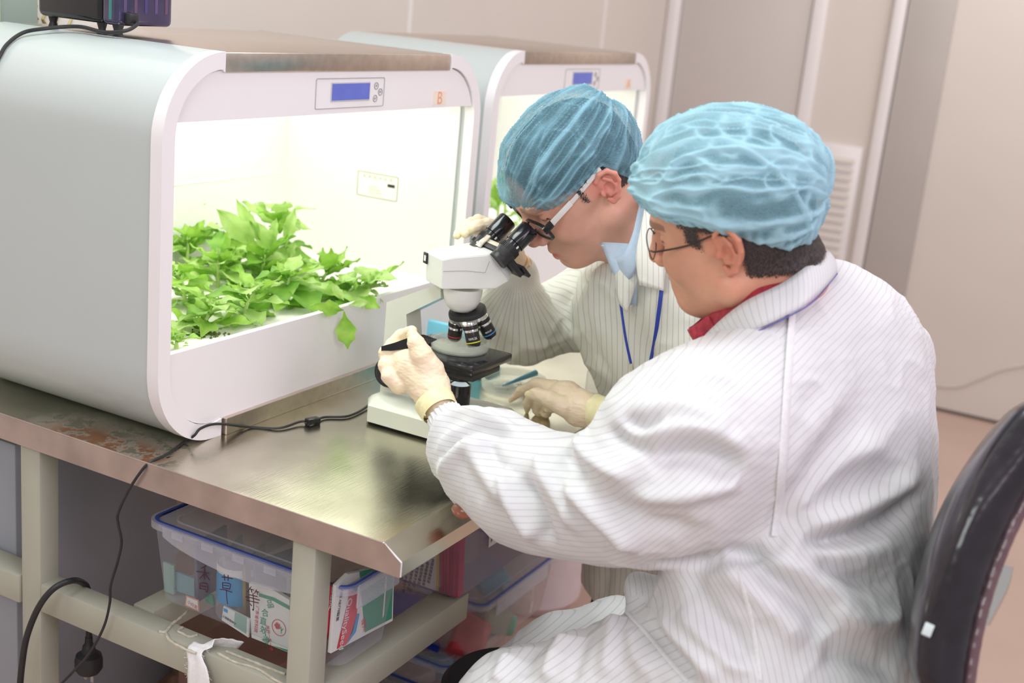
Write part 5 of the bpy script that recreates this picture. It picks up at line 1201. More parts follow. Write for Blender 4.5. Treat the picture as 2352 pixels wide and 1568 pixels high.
def make_cap(name, c, r, tab, pole, Rw, o, s, parent, mat_, seed, k1, amp, cross=0, crest=None, pull=.018):
    ze = edge_fn(tab); naz, nel = 300, 120; c = np.array(c); r = np.array(r); az = np.linspace(0, 2*np.pi, naz, endpoint=False)
    th0 = np.zeros(naz)
    for _ in range(8):
        x = c[0]+r[0]*np.cos(th0)*np.cos(az); zz_ = (ze(x)-c[2])/r[2]; th0 = np.arcsin(np.clip(np.where(zz_ < 0, zz_/1.7, zz_), -.95, .95))
    u = np.linspace(0, 1, nel)**1.25; TH = th0[:, None]+(np.pi/2-th0[:, None])*u[None]; AZ = az[:, None]+0*TH
    D_ = np.stack([np.cos(TH)*np.cos(AZ), np.cos(TH)*np.sin(AZ), np.sin(TH)], -1).reshape(-1, 3); P = c+r*D_*np.where(D_[:, 2:3] < 0, np.array([[1, 1, 1.7]]), 1.0)
    pole = np.array(pole, float); pole /= np.linalg.norm(pole); e2 = np.cross([0, 1, 0], pole); e2 /= np.linalg.norm(e2); e3 = np.cross(pole, e2)
    ct = np.clip(D_@pole, -1, 1); t = np.arccos(ct)/np.pi; ph = np.arctan2(D_@e3, D_@e2)
    cp_, sp_ = np.cos(ph), np.sin(ph)
    q1 = np.stack([cp_*k1, sp_*k1, t*1.3], 1); n1 = vnoise(q1+.25*vnoise(D_, 3, seed)[:, None], 1.0, seed)
    R1 = (1-np.abs(n1))**9; q2 = np.stack([cp_*k1*2.3, sp_*k1*2.3, t*2.2], 1); n2 = vnoise(q2+.3*vnoise(D_*2, 2, seed+1)[:, None], 1.0, seed+2); R2 = (1-np.abs(n2))**9
    q3 = np.stack([cp_*5, sp_*5, t*11], 1); n3 = vnoise(q3+.5*vnoise(D_, 5, seed+4)[:, None], 1.0, seed+3); R3 = (1-np.abs(n3))**7*cross
    u_ = np.tile(u, naz); sc_ = np.clip(u_/.30, 0, 1); inw = (1-np.sqrt(np.clip(1-(1-sc_)**2, 0, 1)))*pull
    ruf = np.sin(np.repeat(az, nel)*52+2*vnoise(D_, 4, 9))*np.clip(1-u_/.10, 0, 1)
    F = np.clip(R1*.9+R2*.6+R3*.7+.5*np.clip(1-u_/.06, 0, 1)+.25*ruf, 0, 1)
    gath = np.exp(-(t/.10)**2)+np.exp(-((1-t)/.08)**2); F = np.clip(F+.6*gath+.7*(R1+.5*R2)*np.exp(-t/.25), 0, 1)
    big = .005*vnoise(D_, 2.2, seed+7)+.003*vnoise(D_, 5, seed+8)
    hz = D_*np.array([1, 1, 0]); hz /= np.linalg.norm(hz, axis=1)[:, None]+1e-6
    dis = amp*(R1+.7*R2+.6*R3)+big+.0012*ruf-.007*gath
    if crest is not None:
        W_ = (P*s)@Rw.T+o; px, _ = proj(W_); fr_ = ((W_-(c*s)@Rw.T-o)@fw) < 0
        cr = catmull(crest, 6); d2, tt = seg_dist(px, cr); w_ = np.exp(-(d2/9)**2)*fr_; dis = dis+.009*w_; F = np.clip(F+w_, 0, 1)
        side = np.exp(-(d2/34)**2)*fr_; dis = dis-.007*side
    P = P+D_*dis[:, None]-hz*inw[:, None]
    I = np.arange(naz*nel).reshape(naz, nel); J = np.roll(I, -1, 0)
    Q = np.stack([I[:, :-1], J[:, :-1], J[:, 1:], I[:, 1:]], -1).reshape(-1, 4)
    Q = Q[:, :]
    return npmesh(name, (P*s)@Rw.T+o, Q, mat_, parent, {'fold': F})
M['capA'] = capmat('cap_fabric_pale', (.22, .50, .60), (.50, .80, .91), .26, 1.1)
M['capB'] = capmat('cap_fabric_blue', (.19, .42, .53), (.36, .66, .80), .46, .95)
make_cap('bouffant_cap', (-.004, 0, .053), (.130, .102, .103), [(-.14, -.030), (-.085, -.024), (-.03, .012), (.02, .036), (.07, .042), (.12, .050)], (.93, -.05, .20), RA, OA, 1.0, A_, M['capA'], 5, 3.0, .0045, .9, [(1545, 375), (1600, 350), (1680, 340), (1750, 365), (1810, 420), (1850, 480), (1870, 525)], .020)
# ---- glasses of the older man
M['wire'] = mat('dark_wire', (.06, .055, .05), .3, .7); M['lens'] = clearmat('lens', (.95, .97, .97), .06, .03)
def TL(Rw, o, s, p): return (np.array(p)*s)@Rw.T+o
ga = thing('glasses', 'thin dark wire-framed glasses worn by the older seated man', 'glasses', TL(RA, OA, 1, (.10, 0, .0)))
A_glasses = ga
for s_ in (-1, 1):
    cx = .112; cen = np.array([cx, s_*.033, .004]); ring = []
    for i in range(40):
        a = 2*math.pi*i/40; c_, n_ = math.cos(a), math.sin(a); p = cen+np.array([-.004*abs(c_*.026+s_*0)*10*abs(c_)*0, .0255*np.sign(c_)*abs(c_)**.75, .0175*np.sign(n_)*abs(n_)**.8]); p[0] -= 2.2*(p[1])**2; ring.append(TL(RA, OA, 1, p))
    MB().tube(ring, .0008, 6, closed=True).build('rim', M['wire'], ga)
    raw('lens', ring, [tuple(range(40))], M['lens'], ga)
    tp = [TL(RA, OA, 1, p) for p in ((cx-.010, s_*.059, .006), (.090, s_*.068, .008), (.045, s_*.076, .014), (.006, s_*.0835, .026), (-.010, s_*.083, .022))]
    MB().tube(catmull(tp, 6), .0013, 8).build('temple', M['wire'], ga)
MB().tube(catmull([TL(RA, OA, 1, p) for p in ((.109, -.010, .008), (.116, 0, .011), (.109, .010, .008))], 5), .0009, 6).build('bridge', M['wire'], ga)
# ================================================================ younger man
B_ = thing('person', 'standing man in a striped white coat and darker blue cap, looking into the microscope', 'person', (2.35, .62, 0))
hB = dict(palm=[(1195, 608, 2.20, 22), (1172, 575, 2.17, 26), (1150, 548, 2.15, 26), (1128, 530, 2.14, 20)],
 fingers=[[(1150, 530, 2.13, 19), (1120, 516, 2.115, 15), (1098, 518, 2.105, 14), (1086, 524, 2.10, 12)],
  [(1130, 520, 2.15, 18), (1098, 508, 2.135, 15), (1076, 518, 2.115, 14), (1069, 536, 2.105, 11)],
  [(1122, 525, 2.17, 16), (1085, 512, 2.155, 13), (1060, 520, 2.13, 12), (1050, 541, 2.115, 9)],
  [(1140, 560, 2.15, 17), (1122, 575, 2.12, 14), (1110, 580, 2.10, 12)],
  [(1120, 535, 2.18, 14), (1090, 525, 2.17, 11), (1072, 535, 2.15, 9)]])
LSB, RSB = PD(1560, 690, 2.04), PD(1400, 660, 2.36); elB = PD(1200, 758, 2.32); wrB = PD(1195, 608, 2.20)
person_body(B_, RB, OB, SB, nB, .047, M['skinB'], [hB], [
 (PD(1480, 740, 2.22), .085, PD(1570, 1000, 2.26), .095), (PD(1570, 1000, 2.26), .095, PD(1540, 1180, 2.34), .11), (RSB, .045, elB, .034), (elB, .034, wrB, .022), (LSB, .045, PD(1620, 1000, 2.05), .036),
 (LSB, .045, RSB, .045), (nB, .05, PD(1480, 740, 2.22), .08)], .0, True)
MB().tube(catmull([PD(1540, 1180, 2.34), PD(1460, 1330, 2.46), np.array([PD(1430, 1400, 2.52)[0], PD(1420, 1400, 2.52)[1], .30]), np.array([PD(1420, 1400, 2.52)[0]+.02, PD(1420, 1400, 2.52)[1], .06])], 6), [.08]*3+[.065]*9+[.06]*7, 16).build('trousers', mat('black_trousers', (.012, .012, .014), .7, bump=.2), B_)
fx_, fy_ = PD(1420, 1400, 2.52)[:2]
MB().sphere((fx_, fy_+.06, .045), .05, 20, 12, (1, 2.4, .85)).build('shoe', M['black'], B_)
def keepB(P):
    x, y, z = P[:, 0], P[:, 1], P[:, 2]; ay = np.abs(y)
    back = np.minimum(z-(-.030+.30*(x+.02)), -.014-x)
    side = np.minimum(z-(.018+.25*np.clip(x+.01, 0, 1)), .090-x)
    sb = np.minimum(np.minimum(x-.024, .040-x), np.minimum(z-(-.010+(x-.02)*.8), .08-z))*(ay > .05)
    return np.maximum(np.maximum(back, side), sb)
hair_shell(RB, OB, SB, (loc(RB, OB, SB, nB), .047), keepB, B_, .0030, .0022, True)
gB = build_hand('glove', hB['palm'], hB['fingers'], B_); cuff_roll('cuff', (1197, 613, 2.203), (1180, 588, 2.18), 25, .003, gB)
make_cap('bouffant_cap', (0, 0, .042), (.112, .093, .082), [(-.14, -.066), (-.085, -.056), (-.050, -.032), (-.030, .006), (-.018, .034), (.03, .034), (.07, .026), (.12, .020)], (.93, .10, -.22), RB, OB, SB, B_, M['capB'], 14, 5.6, .0034, .45, None, .012)
gb = thing('glasses', 'glasses with white temples and black rims worn by the man at the eyepieces', 'glasses', TL(RB, OB, SB, (.10, 0, 0)))
M['whitetemple'] = mat('white_temple', (.84, .82, .80), .3)
for s_ in (-1, 1):
    cx = .110; cen = np.array([cx, s_*.034, .0]); ro, ri = [], []
    for i in range(44):
        a = 2*math.pi*i/44; c_, n_ = math.cos(a), math.sin(a)
        for R_, kk in ((ro, 1.0), (ri, .88)):
            p = cen+np.array([0, .0275*kk*np.sign(c_)*abs(c_)**.6, .0185*kk*np.sign(n_)*abs(n_)**.6]); p[0] -= 2.0*p[1]**2; R_.append(p)
    vs = []; 
    for d_ in (0, -.004):
        for R_ in (ro, ri): vs += [TL(RB, OB, SB, p+np.array([d_, 0, 0])) for p in R_]
    n_ = 44; fs = []
    for i in range(n_):
        j = (i+1) % n_; fs += [(i, j, n_+j, n_+i), (2*n_+i, 3*n_+i, 3*n_+j, 2*n_+j), (i, 2*n_+i, 2*n_+j, j), (n_+i, n_+j, 3*n_+j, 3*n_+i)]
    raw('rim', vs, fs, M['blackgloss'], gb, smooth=40)
    raw('lens', [TL(RB, OB, SB, p-np.array([.002, 0, 0])) for p in ri], [tuple(range(n_))], M['lens'], gb)
    a_, b_, c_ = [TL(RB, OB, SB, p) for p in ((cx-.009, s_*.0625, .010), (.050, s_*.073, .020), (-.012, s_*.084, .034))]
    lf = RB[:, 1]*s_; up_ = RB[:, 2]
    def bar(p, q, hw, hh, nm, m_):
        d_ = V(q-p); Rr = Matrix((d_.normalized(), V(np.cross(up_, d_)).normalized(), V(up_))).transposed()
        MB().box((p+q)/2, (d_.length, hw, hh), Rr, .0006).build(nm, m_, gb)
    bar(a_+(a_-b_)/np.linalg.norm(a_-b_)*.006, a_+(b_-a_)*.22, .004, .0125, 'hinge_block', M['blackgloss']); bar(a_+(b_-a_)*.2, b_, .0022, .0105, 'temple', M['whitetemple']); bar(b_, c_, .0022, .0085, 'temple_end', M['whitetemple'])
MB().tube(catmull([TL(RB, OB, SB, p) for p in ((.108, -.008, .006), (.113, 0, .008), (.108, .008, .006))], 4), .0022, 8).build('bridge', M['blackgloss'], gb)
# ---- coat of the younger man
fB = np.array([-.74, .67, 0]); lB = np.array([-.67, -.74, 0]); QB = np.stack([lB, fB, [0, 0, 1.]], 1)
f = Field((1.55, .15, .32), (2.95, 1.45, 1.26), .005)
def E2(px, py, d, r, k=.05): f.ell(PD(px, py, d), r, k, 'add', QB)
E2(1480, 735, 2.22, (.185, .118, .135)); E2(1545, 850, 2.24, (.185, .118, .17)); E2(1600, 1010, 2.27, (.18, .120, .18)); E2(1560, 1180, 2.33, (.15, .125, .16))
f.cone(LSB, RSB, .062, .060, .05)
def CH2(c, k=.03): f.chain([PD(*q[:3]) for q in c], [r_(q[3], q[2]) for q in c], k)
CH2([(1570, 1200, 2.34, 150), (1480, 1290, 2.40, 128), (1442, 1400, 2.46, 108)], .05)
CH2([(1400, 665, 2.36, 88), (1320, 715, 2.37, 82), (1210, 752, 2.335, 78), (1178, 735, 2.30, 86), (1168, 690, 2.265, 78), (1180, 650, 2.23, 56), (1192, 622, 2.207, 30)], .03)
CH2([(1395, 640, 2.13, 40), (1400, 720, 2.16, 75)], .03)
CH2([(1560, 690, 2.04, 85), (1620, 880, 2.02, 80), (1640, 1050, 1.98, 70)], .03)
f.plane(PD(1400, 1352, 2.42), (0.0, 0.0, -1))
P, Q = f.mesh(); P = relax(P, Q, 2); N_ = normals(P, Q); bv = bvh_of(P, Q); P0 = P.copy()
for px_, am, wd_ in [([(1335, 625), (1390, 650), (1425, 700)], .006, .010), ([(1230, 640), (1290, 700), (1320, 780)], -.012, .012), ([(1200, 660), (1230, 730), (1290, 770)], .008, .012), ([(1130, 700), (1150, 770), (1180, 810)], -.006, .012), ([(1170, 660), (1175, 720), (1200, 790)], -.007, .010), ([(1120, 660), (1110, 730), (1130, 790)], .005, .012),
  ([(1240, 700), (1300, 760), (1330, 770)], .007, .010), ([(1330, 640), (1300, 700), (1290, 760)], -.006, .012), ([(1340, 700), (1360, 790), (1400, 870)], -.006, .012), ([(1400, 1300), (1390, 1340), (1385, 1370)], -.008, .012), ([(1210, 800), (1260, 790), (1310, 770)], .006, .010)]:
    P = fold(P, N_, bv, px_, am, wd_)
P = P+N_*(vnoise(P0, 15, 3)*.003+(1-np.abs(vnoise(P0*np.array([1, 1, .7]), 26, 41)))**3*.004-.002)[:, None]
stT = P0@(RT*1.0)+.006*vnoise(P0, 8, 3); cs_ = PD(1190, 620, 2.21); dv = P0-cs_
dA, ta = seg_dist(P0, np.array([PD(*q) for q in ((1340, 700, 2.37), (1210, 752, 2.335), (1178, 720, 2.30), (1185, 650, 2.23), (1192, 622, 2.21))]))
sl_ = (dA < .095) & (proj(P0)[0][:, 0] < 1345) & (P0@fw > PD(1300, 700, 2.2)@fw-.02+.0)
angs = np.arctan2(dv@UP, dv@RT)*.085
st = np.where(sl_, angs*1.0, stT)+np.einsum('ij,j->i', P-P0, RT)*.5
coatB = npmesh('lab_coat', P, Q, M['coatB'], B_, {'stripe': st}); bvB = bvh_of(P, Q)
gathered('cuff', (1190, 640, 2.225), (1196, 606, 2.20), 25, coatB, M['coatB'], 18)
loop_band('shirt_collar', [(1480, 428, 2.10), (1466, 480, 2.02), (1450, 545, 1.985), (1425, 590, 1.99), (1390, 572, 2.06), (1400, 520, 2.14), (1450, 440, 2.16)],
          [(1500, 448, 2.115), (1492, 505, 2.02), (1476, 580, 1.98), (1446, 640, 1.99), (1415, 640, 2.06), (1420, 560, 2.17), (1470, 470, 2.19)], M['blueshirt'], B_, .003)
def panel(name, pts, mat_, parent, thick=.002, dirx=RT, sub=4, bul=.004):
    """curved cloth piece between two edge curves"""
    a = catmull([PD(*p) for p in pts[0]], sub); b = catmull([PD(*p) for p in pts[1]], sub); m = len(a); vs = []; st_ = []; fs = []
    for j in range(7):
        t = j/6
        for i in range(m): p = a[i]*(1-t)+b[i]*t-fw*bul*math.sin(math.pi*t); vs.append(p); st_.append(p@dirx)
    for j in range(6):
        for i in range(m-1): fs.append((j*m+i, j*m+i+1, (j+1)*m+i+1, (j+1)*m+i))
    o = npmesh(name, np.array(vs), np.array(fs), mat_, parent, {'stripe': np.array(st_)}); solidify(o, thick); return o
panel('collar', [[(1487, 428, 2.03), (1477, 495, 1.985), (1466, 550, 1.965), (1460, 595, 1.96), (1469, 655, 1.96)], [(1500, 440, 2.04), (1524, 520, 1.99), (1530, 590, 1.97), (1526, 640, 1.96), (1524, 668, 1.96)]], M['coatB'], coatB)
panel('shirt_front', [[(1379, 556, 2.03), (1405, 618, 2.01), (1444, 700, 2.02)], [(1452, 560, 2.0), (1462, 620, 1.995), (1462, 700, 2.02)]], M['blueshirt'], B_)
panel('lapel', [[(1378, 562, 2.03), (1402, 590, 2.02), (1412, 640, 2.01), (1420, 690, 2.01), (1436, 712, 2.01)], [(1400, 565, 2.03), (1440, 605, 2.00), (1462, 640, 1.99), (1452, 680, 2.0), (1440, 716, 2.01)]], M['coatB'], coatB, bul=.006)
M['lanyardblue'] = mat('lanyard_blue', (.03, .06, .38), .5)
ly = thing('lanyard', 'blue lanyard hanging down the younger man\'s coat front', 'lanyard', PD(1450, 760, 2.05))
for pts, wd_ in (([(1420, 662), (1428, 720), (1437, 780), (1449, 836)], .0021), ([(1519, 664), (1512, 720), (1502, 790), (1488, 860)], .0032)):
    q = []
    for c_ in catmull(pts, 5):
        h = cast(bvB, *c_)
        if h is not None: q.append(h[0]-fw*.003)
    MB().tube(q, wd_, 8, flat=.3, up=-fw).build('strap', M['lanyardblue'], ly)
h = cast(bvB, 1450, 850); hp = (h[0] if h else PD(1450, 850, 2.1))-fw*.006
def PI(px, py): return hp+ray(px, py)*0+((PD(px, py, (hp-CAM)@fw))-hp)
cl_ = MB().tube([PI(1449, 834), PI(1450, 850)], .0035, 8).build('clip', M['cream'], ly)
MB().tube(catmull([PI(1450, 850), PI(1444, 866), PI(1452, 880), PI(1461, 866), PI(1453, 852)], 6), .0010, 6).build('ring', M['cream'], cl_)
for px, py in ((1458, 712), (1449, 845)):
    h = cast(bvB, px, py)
    if h and py < 800: MB().lathe([(.0075, 0), (.0075, .0015), (.006, .003), (.001, .0025)], h[0], -fw, 20).build('button', mat('button', (.74, .76, .70), .3), coatB)
# ---- tweezers in the gloved hand
tw = thing('tweezers', 'black plastic tweezers held in the gloved hand at the microscope', 'tweezers', PD(930, 795, 1.91))
def flat_bar(pts, wds, nm):
    P_ = catmull([PD(*p) for p in pts], 6); vs, fs = [], []; n = len(P_)
    for i, p in enumerate(P_):
        w_ = np.interp(i/(n-1), np.linspace(0, 1, len(wds)), wds)*1.91/FPX
        for a, b in ((1, -1), (1, 1), (-1, 1), (-1, -1)): vs.append(p+UP*a*w_+fw*b*.0011)
    for i in range(n-1):
        for k in range(4): fs.append((i*4+k, i*4+(k+1) % 4, i*4+4+(k+1) % 4, i*4+4+k))
    fs += [(0, 1, 2, 3), ((n-1)*4+3, (n-1)*4+2, (n-1)*4+1, (n-1)*4)]
    raw(nm, vs, fs, M['blackgloss'], tw, smooth=40)
flat_bar([(876, 800, 1.925), (905, 796, 1.918), (940, 790, 1.908), (975, 785, 1.903), (1003, 779, 1.90)], (5, 9, 9, 9, 1.2), 'arm')
flat_bar([(876, 802, 1.930), (905, 794, 1.926), (940, 783, 1.920), (972, 776, 1.913), (1001, 779, 1.902)], (5, 7, 8, 8, 1.0), 'arm')
# ================================================================ chair of the older man
ch = thing('office_chair', 'black padded swivel chair with a worn chrome bracket behind the older man', 'chair', (1.42, .25, 0))
th_ = math.radians(22); uu_ = UP*math.cos(th_)+RT*math.sin(th_); yw_ = math.radians(-3)
n0 = -(RT*math.cos(th_)-UP*math.sin(th_)); w0 = ray(2262, 1262); w0 = w0/np.linalg.norm(w0); n0 = n0-w0*(n0@w0); n0 /= np.linalg.norm(n0); nn0 = n0*math.cos(yw_)+w0*math.sin(yw_)*1.0; ww0 = w0*math.cos(yw_)-n0*math.sin(yw_)
uu_ = np.cross(nn0, ww0); uu_ = uu_*np.sign(uu_[2]); uu_ /= np.linalg.norm(uu_); QC = np.stack([nn0, ww0, uu_], 1); cc = PD(2222, 1240, 1.50)
f = Field(cc-.36, cc+.36, .006, .05)
f.box(cc, (.028, .165, .175), .027, .0, 'add', QC); f.ell(cc+nn0*.012, (.027, .175, .192), .03, 'add', QC)
P, Q = f.mesh(); t_ = (P-cc)@uu_; P = P+nn0*(.9*t_**2)[:, None]*-1.0
M['vinyl'] = mat('black_vinyl', (.018, .014, .020), .22, nscale=30, var=.3, bump=.12, bscale=60, coat=.35)
npmesh('backrest', P, Q, M['vinyl'], ch, origin=None)
f = Field(cc-.36, cc+.36, .006, .05); f.box(cc-nn0*.031, (.007, .150, .165), .006, .0, 'add', QC)
P, Q = f.mesh(); t_ = (P-cc)@uu_; P = P-nn0*(.9*t_**2)[:, None]
npmesh('back_shell', P, Q, mat('shell_brown', (.13, .075, .085), .25, var=.1, coat=.4), ch)
h0 = PD(2104, 1465, 1.33)
MB().box(cc+nn0*.010-ww0*.168-uu_*.105, (.010, .002, .014), Matrix((V(nn0), V(ww0), V(uu_))).transposed(), .001).build('scuff', mat('scuff', (.62, .70, .70), .6), ch)
b1_, b2_ = PD(2300, 1295, 1.40), PD(2248, 1425, 1.40)
MB().tube(catmull([b1_, (b1_*.6+b2_*.4)+RT*.004, b2_], 6), .014, 12, flat=.6, up=fw).build('bracket', M['chrome'], ch)
MB().box(PD(2232, 1440, 1.42), (.014, .03, .030), Matrix((V(nn0), V(ww0), V(uu_))).transposed(), .003).build('bracket_clamp', mat('clamp', (.35, .34, .34), .35, .8), ch)
e_ = np.array([PD(2165, 1620, 1.49)[0], PD(2165, 1620, 1.49)[1], .50])
MB().tube(catmull([PD(2228, 1450, 1.475), PD(2202, 1520, 1.48), e_+np.array([0, 0, .03]), np.array([1.46, .28, .42])], 6), .009, 10).build('back_bar', mat('grey_bar', (.34, .34, .35), .35, .6), ch)
sx_, sy_ = 1.50, .34
MB().lathe([(.02, .42), (.20, .42), (.225, .44), (.23, .465), (.21, .49), (.02, .497)], (sx_, sy_, 0), (0, 0, 1), 40).build('seat', M['vinyl'], ch)
MB().cyl((sx_, sy_, .10), (sx_, sy_, .42), .028).build('post', M['chrome'], ch)
for k in range(5):
    a = k*2*math.pi/5+.3; e = V((sx_+.27*math.cos(a), sy_+.27*math.sin(a), .07))
    MB().tube([(sx_, sy_, .115), e], [.022, .014], 8).build('leg', M['black'], ch)
    MB().sphere((e.x, e.y, .028), .028, 14, 8).build('castor', M['black'], ch)
# ---- black stool whose rim shows beside the knee
sc0 = PD(1185, 1565, 2.02); szz = sc0[2]
st_ = thing('round_stool', 'black round stool seat showing beside the older man\'s knee', 'stool', (sc0[0], sc0[1], 0))
MB().lathe([(.02, szz-.06), (.11, szz-.06), (.12, szz-.045), (.12, szz-.012), (.11, szz), (.02, szz+.002)], (sc0[0], sc0[1], 0), (0, 0, 1), 48).build('seat', mat('stool_black', (.012, .012, .016), .5, var=.2), st_)
for k in range(4):
    a = k*math.pi/2+.5; MB().cyl((sc0[0]+.08*math.cos(a), sc0[1]+.08*math.sin(a), szz-.06), (sc0[0]+.13*math.cos(a), sc0[1]+.13*math.sin(a), 0), .012).build('leg', M['black'], st_)
# ================================================================ plastic boxes under the table
M['clearbox'] = clearmat('clear_box', (.62, .62, .70), .15, .25)
M['clearlid'] = clearmat('clear_lid', (.55, .55, .60), .26, .35)
M['purplebox'] = clearmat('purple_box', (.42, .36, .52), .28, .3)
M['seal'] = mat('blue_seal', (.05, .10, .42), .4, var=.05)
M['latch'] = clearmat('latch', (.70, .72, .82), .26, .3)
def tub(name, label, x0, x1, y0, y1, z0, z1, m=None, taper=.012, rad=.022, latches='xy', seal=True, group=None, lidm=None):
    t = thing(name, label, 'storage box', ((x0+x1)/2, (y0+y1)/2, z0), group); cx, cy = (x0+x1)/2, (y0+y1)/2; wx, wy = x1-x0, y1-y0
    rings = [(z0, taper+.006, rad), (z0+.006, taper, rad), (z1, 0, rad)]; b = bmesh.new(); RR = []
    for z, ins, r_0 in rings: RR.append([b.verts.new((cx+p[0], cy+p[1], z)) for p in rrect(wx-2*ins, wy-2*ins, r_0, 5)])
    for p, q in zip(RR, RR[1:]):
        for i in range(len(p)): b.faces.new((p[i], p[(i+1) % len(p)], q[(i+1) % len(p)], q[i]))
    b.faces.new(RR[0][::-1]); mm = MB(); mm.bm.free(); mm.bm = b; o = mm.build('tub', m or M['clearbox'], t)
    b = MB(); O = rrect(wx+.012, wy+.012, rad+.004, 5); I = rrect(wx-.006, wy-.006, rad, 5)
    b.ring_prism(O, I, (cx, cy, z1-.004), (1, 0, 0), (0, 1, 0), (0, 0, .012)); b.build('lid_rim', M['latch'], t)
    b = MB(); b.prism(rrect(wx-.006, wy-.006, rad, 5), (cx, cy, z1+.001), (1, 0, 0), (0, 1, 0), (0, 0, .002)); b.build('lid', lidm or M['clearlid'], t, smooth=None)
    b = MB(); b.ring_prism(rrect(wx-.046, wy-.046, rad, 5), rrect(wx-.050, wy-.050, rad, 5), (cx, cy, z1+.003), (1, 0, 0), (0, 1, 0), (0, 0, .002)); b.build('lid_step', M['latch'], t)
    if seal: MB().ring_prism(rrect(wx+.003, wy+.003, rad+.002, 5), rrect(wx-.006, wy-.006, rad, 5), (cx, cy, z1+.004), (1, 0, 0), (0, 1, 0), (0, 0, .0045)).build('seal', M['seal'], t)
    if 'x' in latches: 
        n_ = 20; pl = [(-wy*.41, .006), (-wy*.41, -.010)] + [(-wy*.40+wy*.80*k/n_, -.012-.022*math.sin(math.pi*k/n_)**.7) for k in range(n_+1)] + [(wy*.41, -.010), (wy*.41, .006)]
        la = MB().prism(pl, (x0-.0075, (y0+y1)/2, z1), (0, 1, 0), (0, 0, 1), (.0015, 0, 0)).build('latch', M['latch'], t, smooth=None)
        for k in range(5): MB().b2((x0-.0085, y0+wy*(.16+.16*k), z1-.008), (x0-.0068, y0+wy*(.22+.16*k), z1+.004), .0006, 1).build('hinge_tab', M['latch'], la)
    if 'y' in latches:
        l = MB(); l.b2((x0+wx*.14, y0-.0075, z1-.030), (x1-wx*.14, y0-.0045, z1+.006), .003).build('latch', M['latch'], t)
    return t
BX = 1.362
bx = tub('storage_box', 'clear lidded box with blue seal and handwritten characters on the table\'s lower shelf', BX, 1.512, .937, 1.318, RZ+.010, .668)
ink = mat('marker_ink', (.10, .02, .04), .6); mk = MB()
def zz(p): return PX(300+p[0]/4.04, 1180+p[1]/4.04, BX+.003)
G1 = [[(700, 480), (655, 505)], [(610, 533), (668, 540), (728, 550)], [(687, 495), (684, 550), (682, 610)], [(680, 556), (640, 600)], [(690, 556), (732, 612)], [(645, 640), (640, 695)], [(645, 640), (680, 640), (714, 655), (712, 722), (698, 714)], [(652, 665), (702, 674)], [(646, 690), (700, 702)]]
G2 = [[(845, 585), (895, 590), (945, 600)], [(868, 560), (874, 618)], [(905, 565), (904, 622)], [(852, 635), (856, 692)], [(852, 638), (890, 640), (926, 652), (920, 692)], [(860, 660), (912, 668)], [(856, 686), (920, 696)], [(828, 698), (880, 706), (940, 726)], [(888, 700), (892, 770), (900, 836)]]
G3 = [[(1118, 675), (1085, 722)], [(1104, 695), (1142, 706)], [(1118, 700), (1126, 728)], [(1168, 703), (1150, 738)], [(1160, 716), (1192, 726)], [(1172, 722), (1180, 748)], [(1098, 748), (1176, 766)], [(1065, 768), (1130, 780), (1196, 800)], [(1136, 735), (1140, 800)], [(1075, 800), (1188, 826)], [(1142, 800), (1140, 890), (1130, 880)], [(1108, 832), (1124, 852)]]
for g_, nm in ((G1, 'character'), (G2, 'character'), (G3, 'character')):
    mk = MB()
    for s_ in g_: mk.tube(catmull([zz(p) for p in s_], 4), .0007, 5)
    mk.build(nm, ink, bx)['kind'] = 'stuff'
# ---- contents of that box
wht, grn, red_, blu = mat('packet_white', (.72, .74, .72), .5), mat('packet_green', (.05, .30, .19), .5), mat('print_red', (.62, .05, .08), .5), mat('packet_blue', (.04, .30, .60), .5)
lgrn = mat('packet_pale_green', (.30, .46, .40), .5)
jr = thing('plastic_jar', 'clear jar with a blue and white label inside the handwritten box', 'jar', (1.425, 1.185, RZ+.006))
MB().lathe([(.034, 0), (.036, .004), (.036, .088), (.033, .092), (.033, .104)], (1.425, 1.185, RZ+.006), (0, 0, 1), 32).build('body', M['clearlid'], jr)
MB().lathe([(.0365, .03), (.0365, .080)], (1.425, 1.185, RZ+.006), (0, 0, 1), 32, cap=False).build('label', blu, jr)
MB().lathe([(.037, .080), (.037, .092)], (1.425, 1.185, RZ+.006), (0, 0, 1), 32, cap=False).build('label_band', wht, jr)
def pouch(name, label, cat, xp, corners_px, m, depth=.006, axis='x', parent_print=None):
    Pf = PX if axis == 'x' else PY
    c = [Pf(px, py, xp) for px, py in corners_px]; c = [np.array([p[0], p[1], max(p[2], RZ+.006)]) for p in c]; t = thing(name, label, cat, c[3]); dv = np.array([depth, 0, 0]) if axis == 'x' else np.array([0, depth, 0])
    n = len(c); bm = bmesh.new(); a = [bm.verts.new(V(p)) for p in c]; b = [bm.verts.new(V(p+dv)) for p in c]
    bm.faces.new(a); bm.faces.new(b[::-1])
    for i in range(n): bm.faces.new((a[i], b[i], b[(i+1) % n], a[(i+1) % n]))
    mm = MB(); mm.bm.free(); mm.bm = bm; mm.build('body', m, t, smooth=None); return t
def art(t, xp, polys, axis='x', off=.0006):
    Pf = PX if axis == 'x' else PY
    for nm, pts, m in polys:
        c = [Pf(px, py, xp-off) for px, py in pts]; c = [np.array([p[0], p[1], max(p[2], RZ+.007)]) for p in c]; raw(nm, c, [tuple(range(len(c)))], m, t)
def z4(p): return (300+p[0]/4.04, 1180+p[1]/4.04)
XP = BX+.016
pw = pouch('seed_pouch', 'white seed pouch with green arcs and a red flower emblem in the handwritten box', 'seed packet', XP, [z4(p) for p in ((1098, 640), (1300, 690), (1475, 800), (1475, 1335), (1380, 1310), (1120, 1180))], wht)
